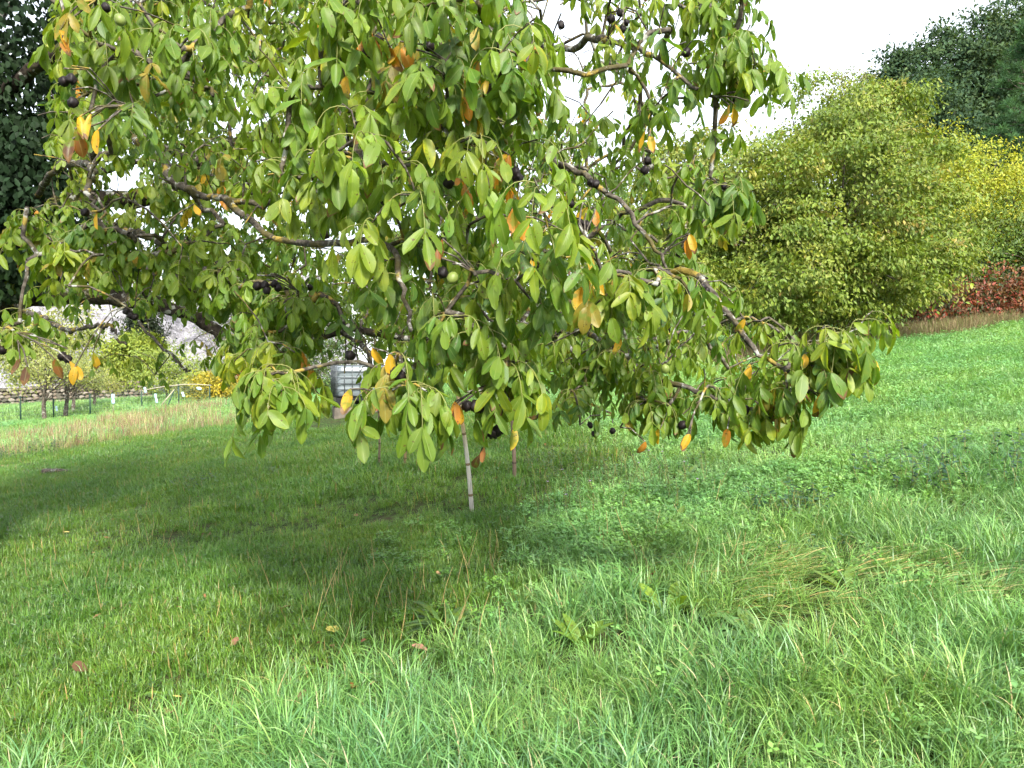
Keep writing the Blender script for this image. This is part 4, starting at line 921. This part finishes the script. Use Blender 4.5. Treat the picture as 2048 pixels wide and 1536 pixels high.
CV = tuft_collection('clover_tuft', [lambda: clover(30, .12, (.05, .13), (.016, .03), [(.09, .22, .035), (.12, .26, .045), (.075, .18, .035)])] * 4, 'grass')
CD = tuft_collection('dry_tuft', [lambda: merge(blades(26, .22, (.22, .60), (.005, .010), (.1, .7), [((.34, .27, .20), 3), ((.27, .18, .14), 2.5), ((.16, .085, .07), 2.5), ((.22, .28, .10), 1.5)], nst=3), blades(14, .22, (.12, .30), (.01, .016), (.3, 1.2), [((.22, .31, .09), 4), ((.38, .33, .22), 1.5)], nst=2))] * 4, 'dry')
CB = tuft_collection('brown_tuft', [lambda: blades(40, .25, (.25, .55), (.007, .012), (.1, .8), [((.24, .19, .12), 3), ((.17, .125, .085), 3), ((.12, .15, .05), 3)], nst=3)] * 4, 'dry')

def field(y0, y1, dens, margin=2.2):
    n = int(dens * (y1 - y0) * (1.40 * (y0 + y1) / 2 + 2 * margin))
    y = np.sqrt(rng.uniform(y0 ** 2, y1 ** 2, n * 2)); x = rng.uniform(-1, 1, n * 2) * (.70 * y1 + margin); k = np.abs(x) < .70 * y + margin
    x, y = x[k][:n], y[k][:n]
    return np.stack([x, y, terrain(x, y)], 1)

def z_long(p):     # tall near grass; further out on the right
    x, y = p[:, 0], p[:, 1]
    lim = 4.1 + .45 * np.clip(x, -3, 6) + .5 * vnoise(x * 2.1, y * 1.7, 11) - .5 * np.exp(-((x + 1.6) ** 2) / 1.5)
    return sst(lim + .7, lim - .7, y)
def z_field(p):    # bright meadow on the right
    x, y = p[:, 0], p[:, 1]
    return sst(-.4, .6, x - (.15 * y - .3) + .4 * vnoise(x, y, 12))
def z_tank(p): return ~((np.abs(p[:, 0] + 3.3) < 1.6) & (np.abs(p[:, 1] - 17.2) < 1.4))
def dry_band(p):
    u, v, z = project(p); yb = 918 - .135 * u     # lower edge of the dry grass as it lies in front of the fence
    return (p[:, 1] > 16) & (p[:, 1] < 33) & (u < 600) & (v < yb + 6 * vnoise(p[:, 0], p[:, 1], 15)) & (v > 884 - .165 * u + 7 * vnoise(p[:, 0] * .7, p[:, 1], 17))
def brown_band(p):
    x, y = p[:, 0], p[:, 1]; e = 17.5 + .28 * (x - 6)
    return (x > 5) & (x < 14.5) & (y > e + .8 * vnoise(x * .8, y * .8, 16)) & (y < e + 3.4)

WEED_SPOTS = [(1520, 1296, .17), (1160, 1300, .10), (1340, 1240, .11), (1310, 1150, .09), (892, 1262, .15), (345, 1400, .05), (1345, 1055, .12), (1370, 960, .22), (560, 940, .22), (1690, 1190, .12), (1580, 1040, .2)]
A = np.vstack([field(1.7, 3.2, 330), field(3.2, 6.5, 240), field(6.5, 14, 95), ])
for wx, wy, wr in WEED_SPOTS:
    q = ground_at(wx, wy); A = A[np.hypot(A[:, 0] - q[0], A[:, 1] - q[1]) > wr]
r = rng.random(len(A)); wl, wf = z_long(A), z_field(A)
far = A[:, 1] > 8
is_long = r < wl * .95
A_keep = (rng.random(len(A)) < .72 + .5 * vnoise(A[:, 0] * 5.5, A[:, 1] * 5.5, 27)) | (A[:, 1] > 7)
is_field = ~is_long & (rng.random(len(A)) < wf)
is_short = ~is_long & ~is_field
cb_c = np.array([2.05, 3.25]); cd = A[:, :2] - cb_c                    # the flattened swathe, lower right
comb = (np.abs(cd[:, 0] * .55 + cd[:, 1] * .85) < .75 + .25 * vnoise(A[:, 0] * 3, A[:, 1] * 3, 20)) & (A[:, 0] > .9 + .5 * (3.6 - A[:, 1]) * .3) & (A[:, 1] < 4.6)
comb &= (rng.random(len(A)) < .62) & (vnoise(A[:, 0] * 3.1, A[:, 1] * 4.3, 29) > -.12)
is_long &= ~comb & A_keep; is_field &= ~comb; is_short &= ~comb
pl = A[is_long]; strew('long_grass', 'long arching lush grass at the front of the lawn', pl, rng.uniform(0, 6.28, len(pl)), rng.uniform(.65, 1.25, len(pl)) * (1 + .4 * vnoise(pl[:, 0] * 4.2, pl[:, 1] * 4.2, 21)), *CT)
Bf = field(14, 30, 30, 4); zb = z_tank(Bf) & ~brown_band(Bf); Bf = Bf[zb]; lw = (Bf[:, 0] < -1.5 + .05 * Bf[:, 1]) & (Bf[:, 1] < 20)
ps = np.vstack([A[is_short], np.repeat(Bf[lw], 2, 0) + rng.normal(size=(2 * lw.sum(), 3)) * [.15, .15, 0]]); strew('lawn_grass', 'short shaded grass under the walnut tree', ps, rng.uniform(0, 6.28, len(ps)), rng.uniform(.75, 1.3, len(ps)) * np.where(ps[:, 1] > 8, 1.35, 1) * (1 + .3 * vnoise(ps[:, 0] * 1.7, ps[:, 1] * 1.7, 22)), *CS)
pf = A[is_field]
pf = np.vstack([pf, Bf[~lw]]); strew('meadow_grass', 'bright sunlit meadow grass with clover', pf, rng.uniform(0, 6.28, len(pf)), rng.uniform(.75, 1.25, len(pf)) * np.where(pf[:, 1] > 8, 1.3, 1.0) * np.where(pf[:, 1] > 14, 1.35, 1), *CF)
Cf = field(29, 75, 5, 6); strew('far_grass', 'far meadow grass beyond the fence', Cf, rng.uniform(0, 6.28, len(Cf)), rng.uniform(1.0, 1.8, len(Cf)), *CX)
pc = A[comb]; strew('flattened_grass', 'long grass combed flat in swathes at the lower corner of the meadow', pc, math.radians(-32) + .5 * vnoise(pc[:, 0] * 2.2, pc[:, 1] * 2.2, 23) + rng.normal(size=len(pc)) * .22, rng.uniform(.7, 1.15, len(pc)), *CC)
cl = A[(rng.random(len(A)) < .13) & (np.hypot((A[:, 0] - .9) / 1.9, (A[:, 1] - 5.0) / 1.5) < 1 + .5 * vnoise(A[:, 0] * 3, A[:, 1] * 3, 24)) & (rng.random(len(A)) < .38)]
strew('clover', 'low clover and leafy ground cover in front of the dark weeds', cl, rng.uniform(0, 6.28, len(cl)), rng.uniform(.45, .9, len(cl)), *CV)
Dp = field(15, 34, 17, 4); Dp = Dp[dry_band(Dp)]; Dp = Dp[rng.random(len(Dp)) < .6 + .6 * vnoise(Dp[:, 0] * 1.1, Dp[:, 1] * 1.3, 35)]; strew('dry_grass', 'tall dry tan grass and seed heads along the fence', Dp, rng.uniform(0, 6.28, len(Dp)), rng.uniform(.4, 1.15, len(Dp)), *CD)
Bp = field(14, 30, 30, 4); Bp = Bp[brown_band(Bp)]; strew('brown_grass', 'strip of brownish dry grass below the round walnut tree', Bp, rng.uniform(0, 6.28, len(Bp)), rng.uniform(.6, 1.1, len(Bp)), *CB)
print('tufts', len(pl), len(ps), len(pf), len(Cf), len(pc), len(cl), len(Dp), len(Bp))

# ------------------------------------------------------------------ weeds in the lawn
def rosette(name, label, cat, px, py, n, L, W, col, up_=.7, wave=.06, group=None, bend=(.2, .9)):
    g = ground_at(px, py); root = tag(empty(name, g), label, cat, group)
    for i in range(n):
        a = i * 2.4 + rng.uniform(-.3, .3); e = rng.uniform(up_ * .6, up_ * 1.3)
        d = np.array([math.cos(a), math.sin(a), e]); l = rng.uniform(*L)
        st = np.array([math.cos(a), math.sin(a), 0]) * .01
        nn = np.array([-math.cos(a) * e, -math.sin(a) * e, 1.0])
        V, U, Q = leaflets(np.array([st + norm(d) * l * .12]), d[None], nn[None], np.array([l]), np.array([l * rng.uniform(*W)]), np.array([rng.uniform(*bend)]), np.array([.18]), np.array([wave]), ST_HI)
        c = np.array(col) * rng.uniform(.75, 1.3)
        o = mk('leaf', V[0], Q, None, U, np.repeat(np.append(c, 2.0)[None], len(U), 0), MAT['walnut_leaf'], root)
        V, Q, T = tube(np.array([[0, 0, -.02], st + norm(d) * l * .14]), .003, 4, False); mk('stalk', V, Q, None, mat=MAT['stalk'], parent=o)
    return root
DK = (.085, .16, .045)
rosette('dock_plant', 'largest dock plant with big wavy leaves in the long grass', 'weed', 1520, 1296, 10, (.20, .29), (.28, .40), (.10, .20, .065), .7, .22)
rosette('dock_plant', 'dock seedling with a few upright bright leaves, beside the clover', 'weed', 1160, 1300, 7, (.13, .19), (.32, .42), (.13, .24, .03), 1.6)
rosette('dock_plant', 'dock plant with bright upright leaves in the clover, above the seedling', 'weed', 1340, 1240, 6, (.16, .24), (.28, .38), (.15, .25, .03), 1.2)
rosette('dock_plant', 'small dock plant with two pale leaves close behind the brown leaf heap', 'weed', 1310, 1150, 5, (.11, .16), (.28, .36), (.14, .21, .05), 1.0)
rosette('plantain_plant', 'dark plantain rosette with narrow leaves in the middle of the long grass', 'weed', 892, 1262, 24, (.17, .28), (.14, .19), (.065, .14, .035), .85, .03, bend=(.3, 1.1))
rosette('dandelion_plant', 'light green dandelion rosette low at the front', 'weed', 345, 1400, 8, (.11, .17), (.20, .28), (.12, .24, .035), .8, .18)
rosette('dock_plant', 'pale dock leaves sticking up at the rim of the dark weeds', 'weed', 1345, 1055, 5, (.18, .26), (.25, .36), (.12, .20, .06), 1.3)
rosette('dock_plant', 'broad dock rosette with a dark centre in the tree shade edge', 'weed', 1370, 960, 12, (.16, .28), (.22, .30), (.09, .16, .05), .5)
rosette('dock_plant', 'wide-leaved dock rosette in the shade behind the lowest leaves', 'weed', 560, 940, 10, (.15, .24), (.26, .36), (.055, .12, .04), .4)
rosette('dock_plant', 'single dock rosette on the sunny meadow beside the flattened grass', 'weed', 1690, 1190, 6, (.13, .20), (.26, .34), (.12, .21, .05), .9)

def herb(name, label, px, py, n, h, rad, col, leaf, flowers=0, spread_y=1.0):
    g = ground_at(px, py); root = tag(empty(name, g), label, 'weed', 'clumps of dark weeds in the lawn')
    st = Buf(); O, D, N_, L = [], [], [], []; heads = []
    for i in range(n):
        a = rng.uniform(0, 6.28); r = rad * math.sqrt(rng.random()); b = np.array([r * math.cos(a), r * math.sin(a) * spread_y, 0]); b[2] = terrain(g[0] + b[0], g[1] + b[1]) - g[2]
        hh = rng.uniform(.5, 1) * h; e = b + np.array([rng.normal() * .22 * hh, rng.normal() * .22 * hh, hh]); c = catmull([b, (b + e) / 2 + rng.normal(size=3) * .02, e], 6)
        V, Q, T = tube(c, np.linspace(.0032, .0015, 6), 4, False); st.add(V, Q); heads.append(e)
        for f in np.linspace(.12, 1, max(5, int(hh * 60))):
            p = np.array([np.interp(f, np.linspace(0, 1, 6), c[:, q]) for q in range(3)]); a2 = rng.uniform(0, 6.28)
            O.append(p); D.append([math.cos(a2), math.sin(a2), rng.uniform(-.2, .6)]); N_.append([rng.normal() * .3, rng.normal() * .3, 1]); L.append(rng.uniform(.5, 1.1) * leaf)
    O, D, N_, L = np.array(O), np.array(D), np.array(N_), np.array(L)
    V, U, Q = leaflets(O, D, N_, L, L * .42, rng.uniform(-.1, .6, len(O)), np.full(len(O), .2), np.zeros(len(O)), ST_LO)
    a = joined(V, Q, U, np.array(col) * rng.uniform(.65, 1.35, (len(O), 1)))
    mk('foliage', a[0], a[1], None, a[2], a[3], MAT['weed'], root); st.build('stems', MAT['stalk'], root)['kind'] = 'stuff'
    if flowers:
        pm = m_flat('pale_purple_petal', (.42, .30, .50), .6)
        for e in [heads[i] for i in rng.choice(len(heads), min(flowers, len(heads)), replace=False)]:
            b = Buf()
            for k in range(9):
                a = k * .698; d = np.array([math.cos(a), math.sin(a), .5]); s = np.array([-math.sin(a), math.cos(a), 0]); b.add([[0, 0, 0], d * .008 - s * .003, d * .015, d * .008 + s * .003], [[0, 1, 2, 3]])
            o = b.build('flower', pm, root, False); o.location = e.tolist()
herb('weed_clump', 'dark wiry weeds with pale purple flowers at the rim of the tree shade', 1235, 1000, 90, .30, .95, (.045, .080, .035), .035, 9, .9)
herb('weed_clump', 'bushy dark green leafy weed at the edge of the sunny meadow', 1580, 1040, 42, .26, .26, (.03, .085, .04), .055)
herb('weed_clump', 'bluish green low weed in front of the bushy dark one', 1630, 1105, 26, .12, .26, (.045, .11, .065), .045)
herb('weed_clump', 'tall dark weeds with upright spikes on the sunny meadow', 1900, 960, 60, .34, .62, (.035, .085, .05), .06)
herb('weed_clump', 'dark weed clump in the tree shade near the fallen leaves', 385, 975, 26, .14, .30, (.025, .07, .035), .06)
herb('weed_clump', 'dark bramble-like weeds at the far rim of the tree shade', 55, 915, 60, .38, 1.3, (.028, .065, .03), .075)
herb('weed_clump', 'grassy dark weeds behind the purple-flowered ones', 1170, 935, 60, .26, .7, (.05, .11, .03), .05)

# dry upright stalks in the lawn
def straw():
    b = Buf()
    for x0, x1, y0, y1, n in [(640, 1000, 1110, 1230, 34), (0, 420, 980, 1200, 40), (1100, 1500, 1020, 1180, 22), (200, 1000, 1180, 1330, 22)]:
        for _ in range(n):
            g = ground_at(rng.uniform(x0, x1), rng.uniform(y0, y1)); a = rng.uniform(0, 6.28); l = rng.uniform(.12, .28); e = g + np.array([math.cos(a) * l * .4, math.sin(a) * l * .4, l])
            V, Q, T = tube(catmull([g, (g + e) / 2 + rng.normal(size=3) * .01, e], 5), np.linspace(.0022, .001, 5), 4, False); b.add(V, Q, None, np.array([.45, .34, .17]) * rng.uniform(.6, 1.2))
    tag(b.build('dry_stalks', MAT['dry']), 'thin straw stalks standing in the lawn', 'grass', kind='stuff')
straw()

# ------------------------------------------------------------------ fallen leaves
def fallen():
    T_, B_, Y_, R_ = (.24, .155, .095), (.10, .054, .032), (.38, .33, .09), (.17, .085, .055)
    special = [(655, 1282, Y_, .14, 'large pale yellow leaf lying flat beside the plantain rosette'), (1290, 1175, (.30, .16, .09), .12, 'crumpled russet leaf heap in the clover'), (175, 1368, B_, .14, 'biggest dark brown curled leaf in the long grass low down at the edge'), (165, 1178, (.26, .13, .07), .13, 'orange-brown leaf on the shaded lawn above the dark curled one'), (712, 1402, (.27, .13, .035), .14, 'orange-tinged leaf caught upright in the front grass'), (740, 1515, T_, .13, 'tan leaf at the very bottom of the lawn'),
               (590, 1435, T_, .14, 'pale brown leaf standing between front grass blades'), (330, 1462, T_, .13, 'tan leaf low in the front grass beside the dandelion rosette'), (855, 1330, (.26, .15, .11), .12, 'pinkish brown leaf below the plantain rosette'), (165, 1000, Y_, .10, 'small bright yellow leaf in the deep shade'), (390, 1150, (.26, .10, .055), .11, 'red-brown leaf in the middle of the shaded lawn'), (410, 1020, (.40, .30, .12), .14, 'bent yellowish leaf with a pale stalk in the shade')]
    spots = [s + ('',) if len(s) < 5 else s for s in special]
    for _ in range(135):
        if rng.random() < .74: x, y = rng.uniform(0, 460), 915 + 330 * rng.random() ** 1.2
        else: x, y = rng.uniform(100, 1150), rng.uniform(880, 1420)
        c = [T_, B_, R_, (.32, .22, .12), (.40, .33, .12)][rng.choice(5, p=[.27, .36, .27, .07, .03])]; spots.append((x, y, c, rng.uniform(.055, .105), None))
    for x, y, c, L, lab in spots:
        g = ground_at(x, y); b = Buf(); n = 3 if lab and 'heap' in lab else 1
        for k in range(n):
            a = rng.uniform(0, 6.28); d = np.array([math.cos(a), math.sin(a), rng.uniform(-.05, .18)])
            V, U, Q = leaflets(np.array([[0, 0, 0.0]]) + rng.normal(size=(1, 3)) * (.03 if n > 1 else 0), d[None], np.array([[rng.normal() * .25, rng.normal() * .25 - .15, 1]]), np.array([L * .82]), np.array([L * .82 * rng.uniform(.42, .55)]), np.array([rng.uniform(-.7, .5)]), np.array([rng.uniform(.1, .9)]), np.array([rng.uniform(.05, .2)]), ST_HI)
            b.add(V[0], Q, None, np.array(c) * rng.uniform(.75, 1.2), U)
        o = b.build('fallen_leaf', MAT['fallen']); gz = .022 if g[1] > 5 else .05
        o.location = (g[0], g[1], g[2] + gz + (.012 if lab else 0))
        if lab: tag(o, lab, 'leaf', 'fallen leaves on the lawn')
        else:
            hue = 'dark brown' if c == B_ else 'reddish brown' if c == R_ else 'tan' if c == T_ else 'yellowish'
            lm = [('far from the camera below the dry grass', 200, 915), ('beside the dead grey wood', 130, 955), ('beside the dark weed clump in the shade', 385, 975), ('near the foot of the pale leaning pole', 940, 1040), ('behind the tan bamboo pole', 790, 905), ('in the shade by the picture edge', 20, 1040), ('near the bent yellowish leaf', 420, 1040), ('around the orange-brown leaf', 170, 1190), ('around the red-brown leaf', 390, 1160), ('at the lit edge of the shade, at the picture edge', 20, 1190), ('among the straw stalks', 760, 1160), ('beside the plantain rosette', 880, 1280), ('near the pale yellow leaf', 640, 1300), ('close to the biggest dark leaf', 190, 1350), ('beside the dandelion rosette', 360, 1390), ('in the long grass near the bottom', 650, 1430), ('in the clover', 1080, 1180), ('in the middle of the tree shade', 600, 1020), ('on the open lawn between straw and shade', 560, 1170), ('in the long front grass below the plantain', 960, 1390)]
            q = min(lm, key=lambda t: math.hypot(t[1] - x, (t[2] - y) * 1.6))
            tag(o, '%s %s leaf fallen %s' % ('small' if L < .07 else 'large' if L > .09 else 'curled', hue, q[0]), 'leaf', 'fallen leaves on the lawn')
    g = ground_at(125, 948)
    t = empty('dead_branch', g); tag(t, 'grey piece of dead wood lying among the fallen leaves in the shade', 'branch')
    V, Q, T = tube(catmull([[-.42, .1, .05], [-.1, .02, .09], [.2, -.05, .07], [.45, -.16, .05]], 14), np.linspace(.05, .03, 14), 8, bump=.12); mk('wood', V - [0, 0, .035], Q, T, mat=MAT['trunk'], parent=t)
fallen()
